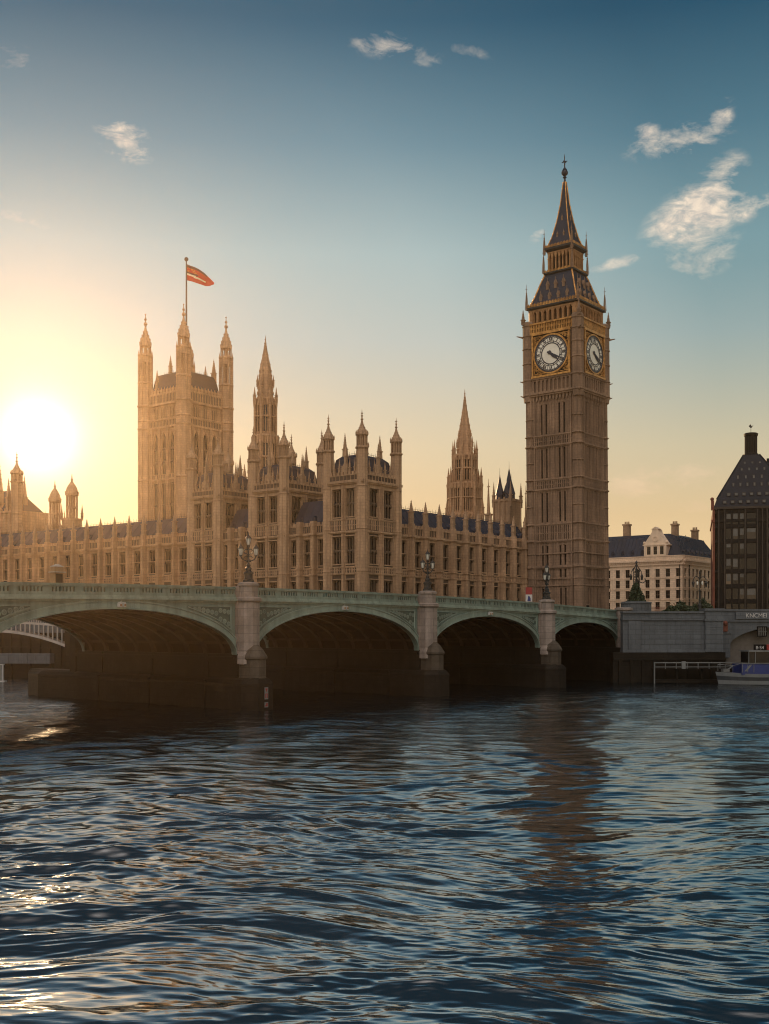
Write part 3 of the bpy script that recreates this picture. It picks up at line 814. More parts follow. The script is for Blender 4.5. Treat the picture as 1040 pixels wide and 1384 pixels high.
        c.tube((cx + sx * 1.0, cy + sy * 1.0, 78.4), (cx + sx * 2.1, cy + sy * 2.1, 78.7), .26, 5, .10)
        c.tube((cx + sx * 1.0, cy + sy * 1.0, 67.9), (cx + sx * 1.6, cy + sy * 1.6, 68.1), .20, 5, .08)
        c.tube((cx + sx * .9, cy + sy * .9, 64.4), (cx + sx * 1.5, cy + sy * 1.5, 64.7), .20, 5, .10)
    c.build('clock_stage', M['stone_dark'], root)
    gold.build('gilded_frame', M['gold'], root)
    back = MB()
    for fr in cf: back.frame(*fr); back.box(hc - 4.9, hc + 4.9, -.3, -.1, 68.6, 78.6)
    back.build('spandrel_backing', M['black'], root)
    # dials
    dm = MB(); r = 4.22
    dm.ext([(r * cos(2 * pi * k / 48), r * sin(2 * pi * k / 48)) for k in range(48)], -.10, .12)
    nm = numeral_ring(r, -.13)
    hh, mh = hand_mesh(2.55, .62, .8), hand_mesh(3.55, .34, 1.0)
    dial_me, num_me = dm.mesh('clock_dial', M['opal']), nm.mesh('numeral_ring', M['numeral'])
    hh_me, mh_me = hh.mesh('hour_hand', M['numeral']), mh.mesh('minute_hand', M['numeral'])
    for k, fr in enumerate(cf):
        ox, oy, ang = fr
        o = put('clock_dial', dial_me, root, (ox + hc * cos(ang) + .08 * sin(ang), oy + hc * sin(ang) - .08 * cos(ang), 73.65), ang)
        put('numeral_ring', num_me, o)
        a = put('hour_hand', hh_me, o, (0, -.18, 0)); a.rotation_euler = (0, R(131), 0)
        a = put('minute_hand', mh_me, o, (0, -.26, 0)); a.rotation_euler = (0, R(117), 0)
    # belfry with its open arcade
    f = MB(); hb = 6.35
    f.prism(sq(hb - 1.0), 81.2, 85)
    for fi, fr in enumerate([(-hb, -hb, 0.0), (hb, -hb, pi / 2), (hb, hb, pi), (-hb, hb, -pi / 2)]):
        f.frame(*fr); Lb = 2 * hb; e = .004 * fi
        f.box(.3, Lb - .3, -.9, 0, 81.2, 81.7)
        for k in range(9):
            u = 1.0 + (Lb - 2.0) * k / 8; w = .27; f.box(u - w, u + w, -.9, .06, 81.7, 84.3); f.box(u - .09, u + .09, 0, .2, 81.4, 84.4)
        for k in range(8):
            u = 1.0 + (Lb - 2.0) * (k + .5) / 8; s = (Lb - 2.0) / 16
            for sg in (-1, 1): f.ext([(u + sg * s, 83.3), (u + sg * s, 84.35), (u, 84.35), (u + sg * s * .45, 83.85)], -.9, .03)
        f.box(.1, Lb - .1, -.9, .12, 84.3 + e, 84.7 + e)
    f.world()
    for k in range(4):
        sx, sy = (1, 1, -1, -1)[k], (1, -1, 1, -1)[k]; f.lathe(sx * (hb - .6), sy * (hb - .6), [(.85, 81.2), (.85, 84.6)], 8)
    f.build('belfry', M['gold_stone'], root)
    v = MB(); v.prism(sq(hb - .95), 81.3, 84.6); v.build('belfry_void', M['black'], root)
    # eaves, lower roof, upper gallery, spire
    ev = MB()
    ev.loft([[(x, y, z) for x, y in sq(h, .5)] for h, z in ((6.3, 84.6), (6.95, 84.95), (6.95, 85.3), (6.6, 85.5))])
    ev.loft([[(x, y, z) for x, y in sq(h, .3)] for h, z in ((3.5, 93.1), (3.95, 93.4), (3.95, 93.75), (3.4, 93.95))])
    ev.loft([[(x, y, z) for x, y in sq(h, .3)] for h, z in ((3.2, 98.6), (3.75, 99.1), (3.75, 99.55), (3.3, 99.8))])
    ev.build('cornice', M['iron'], root)
    gr = MB()
    def hips(upper):
        for sx in (-1, 1):
            for sy in (-1, 1):
                if not upper:
                    pr = [(6.25, 85.5), (5.3, 88.0), (4.3, 91.2), (3.55, 93.3)]
                    gr.path([(sx * h, sy * h, z) for h, z in pr], .20, 5)
                    for k in range(9):
                        t = k / 8; h = 6.2 + (3.6 - 6.2) * t; z = 85.6 + (93.2 - 85.6) * t - .5 * sin(pi * t); gr.ball(sx * (h + .05), sy * (h + .05), z + .25, .2, 4)
                    continue
                ps = [(3.15, 99.8), (2.3, 102.2), (1.45, 106.0), (.75, 110.5), (.30, 115.2)]
                gr.path([(sx * h, sy * h, z) for h, z in ps], .14, 5)
                for k in range(14):
                    t = k / 13; i = min(3, int(t * 4)); q = t * 4 - i; h = ps[i][0] + (ps[i + 1][0] - ps[i][0]) * q; z = ps[i][1] + (ps[i + 1][1] - ps[i][1]) * q; gr.ball(sx * h, sy * h, z + .1, .19, 4)
    def gallery(h, z, n, hh):
        for a in range(4):
            gr.frame(*[(-h, -h, 0.0), (h, -h, pi / 2), (h, h, pi), (-h, h, -pi / 2)][a])
            for k in range(n):
                u = 2 * h * (k + .5) / n; gr.ext([(u - .14, z), (u + .14, z), (u + .1, z + hh * .7), (u, z + hh), (u - .1, z + hh * .7)], -.12, .02)
            gr.box(0, 2 * h, -.1, .04, z, z + .12 + .004 * a); gr.box(0, 2 * h, -.08, .03, z + hh * .5, z + hh * .58)
        gr.world()
    gallery(3.55, 99.55, 18, .8); hips(1); gr.build('gilded_cresting', M['gold'], root)
    gr = MB(); gallery(3.75, 93.7, 20, .7); gr.build('gallery_railing', M['gold'], root)
    gr = MB(); gallery(6.75, 85.3, 34, .95); hips(0)
    gr.build('gilded_cresting', M['gold'], root)
    lr = MB()
    lr.loft([[(x, y, z) for x, y in sq(h)] for h, z in ((6.3, 85.4), (5.3, 88.0), (4.3, 91.2), (3.55, 93.3))])
    lro = lr.build('lower_roof', M['roof_iron'], root)
    for a in range(4):                                # gilded lucarnes standing on the lower roof
        for row, (d, z, n) in enumerate(((5.55, 86.4, 4), (4.75, 89.3, 3))):
            for k in range(n):
                u = (k - (n - 1) / 2) * (2.3 if row == 0 else 2.1)
                me = cached('lucarne', lucarne); an = a * pi / 2
                put('lucarne', me, lro, (u * cos(an) + d * sin(an), u * sin(an) - d * cos(an), z), an)
    la = MB(); h = 3.05
    la.prism(sq(h - .8), 93.6, 99)
    for a, fr in enumerate([(-h, -h, 0.0), (h, -h, pi / 2), (h, h, pi), (-h, h, -pi / 2)]):
        la.frame(*fr); L2 = 2 * h
        for k in range(7): u = .25 + (L2 - .5) * k / 6; la.box(u - .15, u + .15, -.5, .05, 93.7, 98.5); la.ball(u, .05, 97.2, .22, 4)
        for k in range(6):
            u = .25 + (L2 - .5) * (k + .5) / 6; s = (L2 - .5) / 12
            for sg in (-1, 1): la.ext([(u + sg * s, 96.4), (u + sg * s, 98.6), (u, 98.6), (u + sg * s * .5, 97.4)], -.45, 0)
        la.box(0, L2, -.5, .1, 98.3, 98.7 + .004 * a); la.box(0, L2, -.5, .08, 93.7, 94.2 + .004 * a)
    la.build('lantern', M['gold_stone'], root)
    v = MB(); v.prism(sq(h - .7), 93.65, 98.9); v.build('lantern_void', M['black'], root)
    sp = MB()
    sp.loft([[(x, y, z) for x, y in sq(hh)] for hh, z in ((3.2, 99.7), (2.3, 102.2), (1.45, 106.0), (.75, 110.5), (.28, 115.4))])
    spo = sp.build('spire', M['roof_iron'], root)
    for a in range(4):
        for d, z, n in ((2.2, 102.0, 2), (1.35, 106.0, 1)):
            for k in range(n):
                u = (k - (n - 1) / 2) * 1.7; an = a * pi / 2
                put('lucarne', cached('lucarne2', lambda: lucarne(.6)), spo, (u * cos(an) + d * sin(an), u * sin(an) - d * cos(an), z), an)
    fi = MB()
    fi.lathe(0, 0, [(.34, 115.0), (.20, 116.2), (.5, 116.5), (.22, 116.8)], 8); fi.ball(0, 0, 117.6, .80, 10, .95); fi.lathe(0, 0, [(.62, 118.2), (.15, 118.9), (.09, 121.4), (.03, 122.0)], 8)
    fi.box(-.7, .7, -.06, .06, 120.1, 120.3); fi.box(-.06, .06, -.7, .7, 120.1, 120.3); fi.ball(0, 0, 119.6, .2, 6); fi.ball(0, 0, 121.2, .14, 6)
    fi.build('finial', M['roof_iron'], root)
    # slender pinnacles at the corners of each stage
    pm = MB(); pm.lathe(0, 0, [(.30, 0), (.24, 1.0), (.12, 1.2), (.10, 3.8), (.2, 3.95), (.07, 4.2), (.03, 6.0)], 6)
    for s in (-1, 1): pm.box(-.26, .26, -.03, .03, 4.9, 5.0)
    for j in range(4): pm.tube((.42 * cos(j * pi / 2), .42 * sin(j * pi / 2), .3), (.14 * cos(j * pi / 2), .14 * sin(j * pi / 2), 3.7), .05, 4)
    pme = pm.mesh('pinnacle', M['stone_dark'])
    for sx in (-1, 1):
        for sy in (-1, 1):
            put('pinnacle', pme, root, (sx * 6.7, sy * 6.7, 84.9)); put('pinnacle', pme, root, (sx * 3.75, sy * 3.75, 93.6)); put('pinnacle', pme, root, (sx * 3.6, sy * 3.6, 98.0))
            put('stone_pinnacle', cached('bbpin', lambda: pinnacle_mesh(.7, 1.2, 3.6, 'stone_dark')), root, (sx * 7.3, sy * 7.3, 81.4))
    # doorway on the bridge side
    d = MB(); d.box(-.9, .9, -.12, .2, 0, 2.9)
    dd = d.build('door', M['black'], root, (hs + .1, -hs + 2.9, 12.6), pi / 2)
    d = MB(); d.box(-1.15, -.9, -.22, .1, 0, 3.1); d.box(.9, 1.15, -.22, .1, 0, 3.1); d.box(-1.15, 1.15, -.22, .1, 2.9, 3.2); d.build('door_frame', M['stone_dark'], dd)
def slot_mesh(w, h):
    b = MB(); b.box(-w / 2, w / 2, 0, .08, 0, h); return b.mesh('window', M['black'])
def lucarne(s=1.0):
    b = MB(); b.box(-.32 * s, .32 * s, -.25 * s, .9 * s, 0, 1.1 * s); b.ext([(-.45 * s, 1.1 * s), (.45 * s, 1.1 * s), (0, 2.1 * s)], -.32 * s, .8 * s); b.tube((0, -.2 * s, 2 * s), (0, -.2 * s, 2.7 * s), .06 * s, 4)
    return b.mesh('lucarne', M['stone_dark'])
clock_tower()


# ------------------------------------------------------------------ the great square tower with the flag
VTC = PL(-162.0, 100.6)
def flag_tower():
    root = thing('square_tower', 'massive hazy square stone tower with four octagonal corner turrets, carrying the flag', 'tower', VTC + (0,), PYAW)
    h = 9.9
    b = MB(); b.prism(sq(h - .9), 12, 92)
    top = 91.6
    for fi, fr in enumerate([(-h, -h, 0.0), (h, -h, pi / 2), (h, h, pi), (-h, h, -pi / 2)]):
        b.frame(*fr); L = 2 * h; e = .005 * fi
        win = [(L / 2 + k * 4.2, 2.7) for k in (-1, 0, 1)]
        prev = 0
        for c, w in win:
            b.box(prev, c - w / 2, -.9, 0, 12, top); prev = c + w / 2
            z = 12
            for z0, z1 in ((46, 60.5), (63.5, 78.0), (83.0, 86.4)): b.box(c - w / 2 - .01, c + w / 2 + .01, -.9, -.1, z, z0); z = z1
            b.box(c - w / 2 - .01, c + w / 2 + .01, -.9, -.1, z, top)
            for sg in (-1, 1):                         # pointed heads
                b.ext([(c + sg * w / 2, 74.4), (c + sg * w / 2, 78.1), (c, 78.1), (c + sg * w * .22, 76.9), (c + sg * w * .40, 75.6)], -.85, .02)
                b.ext([(c + sg * w / 2 + sg * .3, 74.2), (c + sg * w / 2, 74.4), (c + sg * w * .40, 76.0), (c, 78.5), (c, 79.2), (c + sg * w * .5, 76.6)], -.1, .22)
            add_window(root, fr, c, 63.5, w, 14.5, 3, (.3, .62), 0, True, .3, (.35, .62))
            add_window(root, fr, c, 83.0, w, 3.4, 4, (), 0, True, .3, (.3, .6))
            add_window(root, fr, c, 46.0, w, 14.5, 3, (.5,), 0, True, .3, (.35, .62))
        b.box(prev, L, -.9, 0, 12, top)
        for k in range(int(L / .62)):
            u = .6 + k * .62
            if min(abs(u - c) for c, w in win) > 1.65: b.box(u - .09, u + .09, -.05, .2, 40, 78)
        for k in (-1.5, -.5, .5, 1.5): u = L / 2 + k * 4.2; b.box(u - .45, u + .45, -.1, .65, 12, 80); b.box(u - .2, u + .2, .5, 1.0, 40, 78)
        for z, p, hh in ((44.5, .4, .5), (61.4, .5, .6), (79.4, .6, .7), (82.2, .45, .5), (87.4, .7, .8)):
            b.box(0, L, -.1, p, z + e, z + hh + e)
        for z0, z1 in ((80.1, 82.2), (88.2, 91.2), (40, 44), (61.9, 63.4)): b.cur = 1; b.box(.1, L - .1, -.1, .02, z0 + .1, z1 - .1); b.cur = 0
        for z0, z1 in ((80.1, 82.2), (83.0, 87.2), (88.2, 91.4), (40, 44), (61.9, 63.4)):
            n = 26
            for k in range(n + 1): u = L * k / n; b.box(u - .12, u + .12, -.1, .22, z0, z1)
        n = 13
        for k in range(n):
            u = L * (k + .5) / n; b.box(u - .55, u + .55, -.5, .15, 91.4, 92.9)
            b.ext([(u - .3, 92.9), (u + .3, 92.9), (u, 93.7)], -.3, .0)
        b.box(0, L, -.6, .25, 91.2, 91.7 + e)
    b.world(); b.build('wall', [M['stone_far'], M['stone_shade']], root)
    for (x, y) in ((-h, -h), (h, -h), (h, h), (-h, h)):
        t = MB(); r = 2.42
        t.lathe(0, 0, [(r, 12), (r, 96.4)], 8)
        for k in range(8):
            a = pi / 8 + k * pi / 4
            t.tube((r * cos(a), r * sin(a), 12), (r * cos(a), r * sin(a), 106), .28, 4)
            t.lathe((r - .35) * cos(a), (r - .35) * sin(a), [(.42, 96), (.42, 103.6)], 4)
            t.tube((r * cos(a), r * sin(a), 106), (r * 1.02 * cos(a), r * 1.02 * sin(a), 107.6), .22, 4, .04)
            am = 2 * pi * k / 8; t.lathe(1.75 * cos(am), 1.75 * sin(am), [(.22, 105.8), (.22, 109)], 4)
            t.box(r * .88 * cos(am) - .12, r * .88 * cos(am) + .12, r * .88 * sin(am) - .12, r * .88 * sin(am) + .12, 96, 103.4)
        t.lathe(0, 0, [(.7, 96), (.7, 109.2)], 6)
        for z, w in ((44.6, .35), (61.5, .4), (79.5, .45), (82.3, .35), (87.5, .55), (95.6, .4)): t.lathe(0, 0, [(r + .05, z), (r + w, z + .2), (r + w, z + .6), (r, z + .9)], 8)
        t.lathe(0, 0, [(r - .5, 103.2), (r, 103.3), (r, 105.2), (r + .35, 105.5), (r + .35, 106.1), (1.5, 106.2)], 8)
        t.lathe(0, 0, [(1.7, 108.9), (2.1, 109.0), (2.2, 109.5), (2.05, 110.2), (1.7, 111.6), (1.05, 113.2), (.5, 115.0), (.28, 116.2)], 8)
        for k in range(8):
            a = pi / 8 + k * pi / 4
            for rr, z in ((2.1, 110.3), (1.75, 111.6), (1.25, 112.9), (.8, 114.2)): t.ball(rr * cos(a), rr * sin(a), z, .26, 4)
        o = t.build('turret', M['stone_far'], root, (x, y, 0))
        f = MB(); f.lathe(0, 0, [(.32, 116), (.2, 117.6), (.1, 120.6)], 6); f.ball(0, 0, 117.0, .7, 7); f.ball(0, 0, 118.6, .5, 6); f.ball(0, 0, 120.3, .28, 6); f.build('finial', M['stone_far'], o)
    rf = MB()
    rf.loft([[(x, y, z) for x, y in sq(q)] for q, z in ((h - 1.4, 91.5), (h - 2.2, 96.2), (h - 3.0, 98.9), (h - 4.6, 99.5))])
    ro = rf.build('roof', M['slate'], root)
    c = MB(); q = h - 4.6
    pts = [(-q, -q, 99.2), (q, -q, 99.2), (q, q, 99.2), (-q, q, 99.2)]
    for k in range(4): cresting(c, pts[k], pts[(k + 1) % 4], 1.2, .9)
    c.build('cresting', M['iron'], ro)
    for (x, y, z, s) in ((-h + 3.6, -h + 2.2, 92, 1.0), (-h + 2, h - 3.5, 96, 1.2), (h - 3.6, h - 2.5, 95, 1.2), (2.0, h - 2.5, 95, 1.0), (-2.5, -h + 5, 98, .9), (3.0, -4.5, 99, 1.2), (-5.0, 4.0, 99, 1.1)):
        add_pinnacle(root, x, y, z, 1.1 * s, 4.6 * s, 8.8 * s, 'stone_far')
flag_tower()

fpx, fpy = X(252.2, 390.0), 390.0
fp = MB(); fp.lathe(0, 0, [(.38, 0), (.34, 12), (.22, 41.5)], 8); fp.ball(0, 0, 42.2, .75, 8)
fp.tube((.34, 0, 3), (.24, 0, 40.5), .05, 4)
tag(fp.build('flagpole', M['iron'], None, (fpx, fpy, 97.8)), 'tall dark flagpole with a ball top, rising from the roof of the square tower', 'flagpole')

def make_flag():
    b = MB(); nu, nv = 46, 18
    top = [(0, 0), (.10, -.045), (.25, -.12), (.45, -.26), (.65, -.46), (.85, -.70), (1, -.92)]
    bot = [(0, -.80), (.25, -.90), (.45, -.99), (.65, -1.06), (.85, -1.10), (1, -1.03)]
    def it(t, u):
        for (a, p), (c, q) in zip(t[:-1], t[1:]):
            if u <= c: return p + (q - p) * (u - a) / (c - a)
        return t[-1][1]
    L, H = 9.5, 7.0
    pts = []
    for i in range(nu + 1):
        u = i / nu
        for j in range(nv + 1):
            v = j / nv; z = (it(top, u) * (1 - v) + it(bot, u) * v) * H
            y = sin(u * 9 + v * 2.2) * .55 * u ** .6 + sin(u * 17 - v * 4) * .15
            pts.append((u * L, y, z))
    b.v = pts
    for i in range(nu):
        for j in range(nv):
            u, v = (i + .5) / nu, (j + .5) / nv
            k = 0
            if v < .16 and u < .75: k = 1
            if .16 <= v < .55 and u < .42:
                if sin(u * 34 + v * 9) * sin(v * 26 + u * 13) > .12: k = 2
                if abs(v - .52) < .05: k = 1
            if .55 + .10 * u < v < .68 + .06 * u and u < .68: k = 3
            b.f.append((i * (nv + 1) + j, (i + 1) * (nv + 1) + j, (i + 1) * (nv + 1) + j + 1, i * (nv + 1) + j + 1)); b.mi.append(k)
    def cloth(name, c):
        m = bpy.data.materials.new(name); m.use_nodes = True; t = NT(m.node_tree); p = t.n['Principled BSDF']
        p.inputs['Base Color'].default_value = c + (1,); p.inputs['Roughness'].default_value = .85
        tr = t.node('ShaderNodeBsdfTranslucent'); tr.inputs[0].default_value = c + (1,)
        mx = t.node('ShaderNodeMixShader'); mx.inputs[0].default_value = .25
        t.l.new(p.outputs[0], mx.inputs[1]); t.l.new(tr.outputs[0], mx.inputs[2]); t.l.new(mx.outputs[0], t.n['Material Output'].inputs[0]); return m
    o = b.build('flag', [cloth('flag_red', (.52, .004, .004)), cloth('flag_dark', (.10, .02, .03)), cloth('flag_gold', (.55, .14, .02)), cloth('flag_white', (.8, .72, .62))], None, (fpx + .3, fpy, 138.2))
    for p in o.data.polygons: p.use_smooth = True
    s = o.modifiers.new('thickness', 'SOLIDIFY'); s.thickness = .04
    tag(o, 'red pennant flag with a pale stripe, blowing from the tall flagpole', 'flag')
make_flag()


# ------------------------------------------------------------------ octagonal spire towers
def spire_tower(label, px, Y, zb, tiers, spire, tip, pins, mt='stone_far', n=8):
    """tiers: (radius, z0, z1, slots); spire: list of (r, z)"""
    root = thing('spire_tower', label, 'tower', (X(px, Y), Y, 0), PYAW)
    for (r, z0, z1, nwin, nm) in tiers:
        b = MB(); b.lathe(0, 0, [(r * .93, z0), (r * .93, z1)], n)
        for k in range(n):
            a = pi / n + 2 * pi * k / n; a2 = a + 2 * pi / n
            p, q = Vector((r * cos(a), r * sin(a))), Vector((r * cos(a2), r * sin(a2)))
            b.lathe(p.x, p.y, [(r * .085, z0), (r * .085, z1 + r * .05)], 6)
            for j in range(1, nwin * 2):
                m = p.lerp(q, j / (nwin * 2)); b.lathe(m.x, m.y, [(r * (.03 if j % 2 else .045), z0 + .3), (r * (.03 if j % 2 else .045), z1 - .3)], 4)
            for j in range(nwin):
                m = p.lerp(q, (j + .5) / nwin); b.lathe(m.x, m.y, [(r * .1, z1 - (z1 - z0) * .18), (r * .14, z1 - .1)], 4)
        for z in (z0, (z0 + z1) / 2 * 1.0, z1 - .35): b.lathe(0, 0, [(r * .95, z - .05), (r * 1.07, z + .1), (r * 1.07, z + .35), (r * .95, z + .5)], n)
        o = b.build(nm, M[mt], root)
        w = MB()
        for k in range(n):
            a = pi / n + 2 * pi * k / n; a2 = a + 2 * pi / n
            p, q = Vector((r * .955 * cos(a), r * .955 * sin(a))), Vector((r * .955 * cos(a2), r * .955 * sin(a2)))
            if nwin:
                p2, q2 = p.lerp(q, .22), p.lerp(q, .78); hh = z1 - z0
                w.hexa([(p2.x, p2.y, z0 + hh * .12), (q2.x, q2.y, z0 + hh * .12), (q2.x * .95, q2.y * .95, z0 + hh * .12), (p2.x * .95, p2.y * .95, z0 + hh * .12),
                        (p2.x, p2.y, z0 + hh * .82), (q2.x, q2.y, z0 + hh * .82), (q2.x * .95, q2.y * .95, z0 + hh * .82), (p2.x * .95, p2.y * .95, z0 + hh * .82)])
        if w.v: w.build('window', M['glass'], o)
    b = MB(); b.lathe(0, 0, spire, n)
    for k in range(n):
        a = pi / n + 2 * pi * k / n
        for i in range(len(spire) - 1):
            (r0, z0), (r1, z1) = spire[i], spire[i + 1]
            if z1 - z0 < .6: continue
            b.tube((r0 * cos(a), r0 * sin(a), z0), (r1 * cos(a), r1 * sin(a), z1), max(.07, r0 * .07), 4)
            m = max(1, int((z1 - z0) / 1.5))
            for j in range(m): q = (j + .5) / m; rr = r0 + (r1 - r0) * q; b.ball(rr * 1.04 * cos(a), rr * 1.04 * sin(a), z0 + (z1 - z0) * q, max(.16, .13 * rr + .08), 4)
    so_ = b.build('spire', M[mt], root)
    f = MB(); z = spire[-1][1]; f.lathe(0, 0, [(.22, z - .2), (.12, z + (tip - z) * .5), (.04, tip)], 6); f.ball(0, 0, z + .1, .34, 6); f.ball(0, 0, z + (tip - z) * .5, .24, 6); f.build('finial', M[mt], so_)
    for (cnt, rad, z, w, h0, h1, off) in pins:
        for k in range(cnt):
            a = off + 2 * pi * k / cnt; add_pinnacle(root, rad * cos(a), rad * sin(a), z, w, h0, h1, mt)
    return root

spire_tower('hazy octagonal stone spire tower standing between the flag tower and the pavilions', 359, 300, 30,
            [(4.9, 28, 50, 2, 'lower_stage'), (3.6, 50, 62.0, 2, 'middle_stage'), (3.15, 62.0, 72.0, 2, 'lantern')],
            [(2.2, 71.5), (2.0, 76.0), (1.6, 79.3), (1.55, 80.2), (1.0, 82.8), (.5, 85.4), (.2, 87.2)], 89.4,
            [(8, 3.15, 71, .55, 2.0, 4.2, pi / 8), (8, 4.6, 50, .75, 5.5, 9.4, pi / 8), (8, 2.3, 75.6, .4, 1.5, 3.0, pi / 8), (4, 5.6, 46, .9, 5.0, 8.6, pi / 4)])
spire_tower('slender brown stone spire tower behind the north range, left of the clock tower', 628.5, 320, 24,
            [(5.2, 20, 43.0, 3, 'lower_stage'), (4.9, 43, 51.8, 3, 'middle_stage'), (3.55, 51.8, 60.0, 2, 'lantern')],
            [(2.35, 59.6), (2.1, 62.6), (1.8, 65.6), (1.75, 66.2), (1.2, 69.6), (.6, 73.6), (.2, 76.8)], 79.2,
            [(8, 3.5, 59.6, .5, 2.2, 4.8, pi / 8), (8, 2.25, 62.4, .4, 1.4, 3.2, pi / 8), (8, 4.8, 51, .6, 3.0, 5.6, pi / 8), (8, 5.3, 42, .6, 3.0, 5.2, pi / 8), (8, 1.75, 65.4, .32, 1.0, 2.2, pi / 8)])


def cupola(label, px, Y, top, r):
    root = thing('cupola_turret', label, 'turret', (X(px, Y), Y, 0), PYAW, 'domed lantern turrets behind the river front')
    b = MB(); b.prism(sq(r * 1.15), 28, top - 12.2); b.prism(sq(r * 1.25), top - 12.6, top - 12.1)
    bo = b.build('base', M['stone_far'], root)
    l = MB()
    for k in range(8):
        a = pi / 8 + k * pi / 4; l.lathe(r * .85 * cos(a), r * .85 * sin(a), [(r * .14, top - 12.2), (r * .14, top - 5.6)], 6)
        l.ball(r * 1.05 * cos(a), r * 1.05 * sin(a), top - 5.0, r * .16, 4)
    l.lathe(0, 0, [(r * .9, top - 9.3), (r * .9, top - 8.9)], 8); l.lathe(0, 0, [(r * .3, top - 12.2), (r * .3, top - 5.6)], 6)
    l.lathe(0, 0, [(r * .95, top - 6.0), (r * 1.12, top - 5.8), (r * 1.12, top - 5.3), (r, top - 5.2)], 8)
    l.build('lantern', M['stone_far'], root)
    d = MB(); d.lathe(0, 0, [(r, top - 5.25), (r * .98, top - 4.5), (r * .82, top - 3.7), (r * .5, top - 2.8), (r * .22, top - 2.2), (r * .12, top - 1.4), (.05, top)], 8); d.ball(0, 0, top - 1.6, r * .22, 6)
    d.build('dome', M['stone_far'], root)
    for sx in (-1, 1):
        for sy in (-1, 1): add_pinnacle(root, sx * r * 1.15, sy * r * 1.15, top - 12.3, .5, 1.6, 4.2, 'stone_far')
cupola('left domed lantern turret of the hazy pair left of the flag tower', 74.5, 300, 50.2, 1.55)
cupola('right domed lantern turret of the hazy pair, slightly taller than its twin', 97.5, 300, 52.0, 1.65)

def gabled_tower():
    Y = 312; root = thing('gabled_tower', 'glowing hazy gabled stone block with turrets at the far left end of the palace', 'tower', (X(12, Y), Y, 0), PYAW)
    b = MB(); b.box(-11, 6.0, -2, 9, 12, 43)
    b.frame(-11, -2, 0)
    for k in range(9): b.box(k * 2.1, k * 2.1 + .5, -.1, .4, 12, 43.6)
    for z in (30, 37, 42.4): b.box(0, 17, -.1, .5, z, z + .5)
    b.world(); b.build('wall', M['stone_far'], root)
    r = MB(); r.loft([[(-11, -2, 43), (4, -2, 43), (4, 9, 43), (-11, 9, 43)], [(-9, 2.6, 49.5), (-1.5, 2.6, 49.5), (-1.5, 4.4, 49.5), (-9, 4.4, 49.5)]]); r.build('roof', M['slate'], root)
    add_turret(root, 6.2, -1.5, 1.45, 12, 50.5, 53.0, 56.0, 59.5, 'stone_far')
    for x, y, s in ((-2.0, -1.6, 1.5), (2.4, -1.6, 1.0), (1.6, 4, 1.15), (-6.5, -1.6, 1.2), (-4.4, 4, 1.1), (-9.5, -1.6, 1.4)): add_pinnacle(root, x, y, 42.5, 1.1 * s, 4.2 * s, 9.6 * s, 'stone_far')
gabled_tower()

def turret_cluster():
    Y = 283; root = thing('steep_roofed_turret', 'cluster of steep pointed slate roofs close to the left of the clock tower', 'turret', (X(686, Y), Y, 0), PYAW)
    b = MB(); b.prism(sq(2.6), 20, 43.0); b.frame(-2.6, -2.6, 0)
    for u in (0.3, 1.9, 3.4, 4.9): b.box(u - .2, u + .2, -.1, .3, 20, 43.4)
    b.world(); b.prism(sq(2.85), 42.4, 43.0); b.build('wall', M['stone'], root)
    for x, y, z0, z1, r in ((-1.5, -1.2, 42.5, 49.4, 1.1), (.4, .2, 43, 51.0, 1.4), (1.7, -.9, 42.5, 47.6, 1.0)):
        s = MB(); s.lathe(0, 0, [(r, z0), (r * .92, z0 + 1.8)], 8); s.lathe(0, 0, [(r * 1.1, z0 + 1.7), (r * .5, z0 + (z1 - z0) * .6), (.06, z1)], 8); s.tube((0, 0, z1 - .3), (0, 0, z1 + 1.8), .06, 4, .02)
        s.build('spire', M['slate'], root, (x, y, 0))
    for x, y in ((-2.5, -2.5), (2.5, -2.5), (2.5, 2.5)): add_pinnacle(root, x, y, 41, .6, 3, 6.4)
turret_cluster()
for px, Y, z0, w, h1, lab in ((660.5, 285, 33, .9, 14.5, 'tall thin stone finial standing alone above the roofs right of the brown spire'), (711, 275, 30, .6, 14.5, 'thinnest stone finial standing against the left edge of the clock tower'),
                              (704, 275, 30, .55, 11, 'short thin stone finial just left of the clock tower edge')):
    b = MB(); b.prism(sq(w * .7), 0, h1 * .45); b.prism(sq(w * .9), h1 * .43, h1 * .46); b.lathe(0, 0, [(w * .5, h1 * .45), (w * .3, h1 * .75), (.08, h1)], 6)
    for q in (.55, .65, .75, .85): b.ball(0, 0, h1 * q, w * (.75 - q * .55), 5, .5)
    b.box(-w * .5, w * .5, -.05, .05, h1 * .93, h1 * .945)
    b.lathe(0, 0, [(.08, h1), (.03, h1 + 1.2)], 5)
    tag(b.build('stone_finial', M['stone'], None, (X(px, Y), Y, z0), PYAW), lab, 'finial')

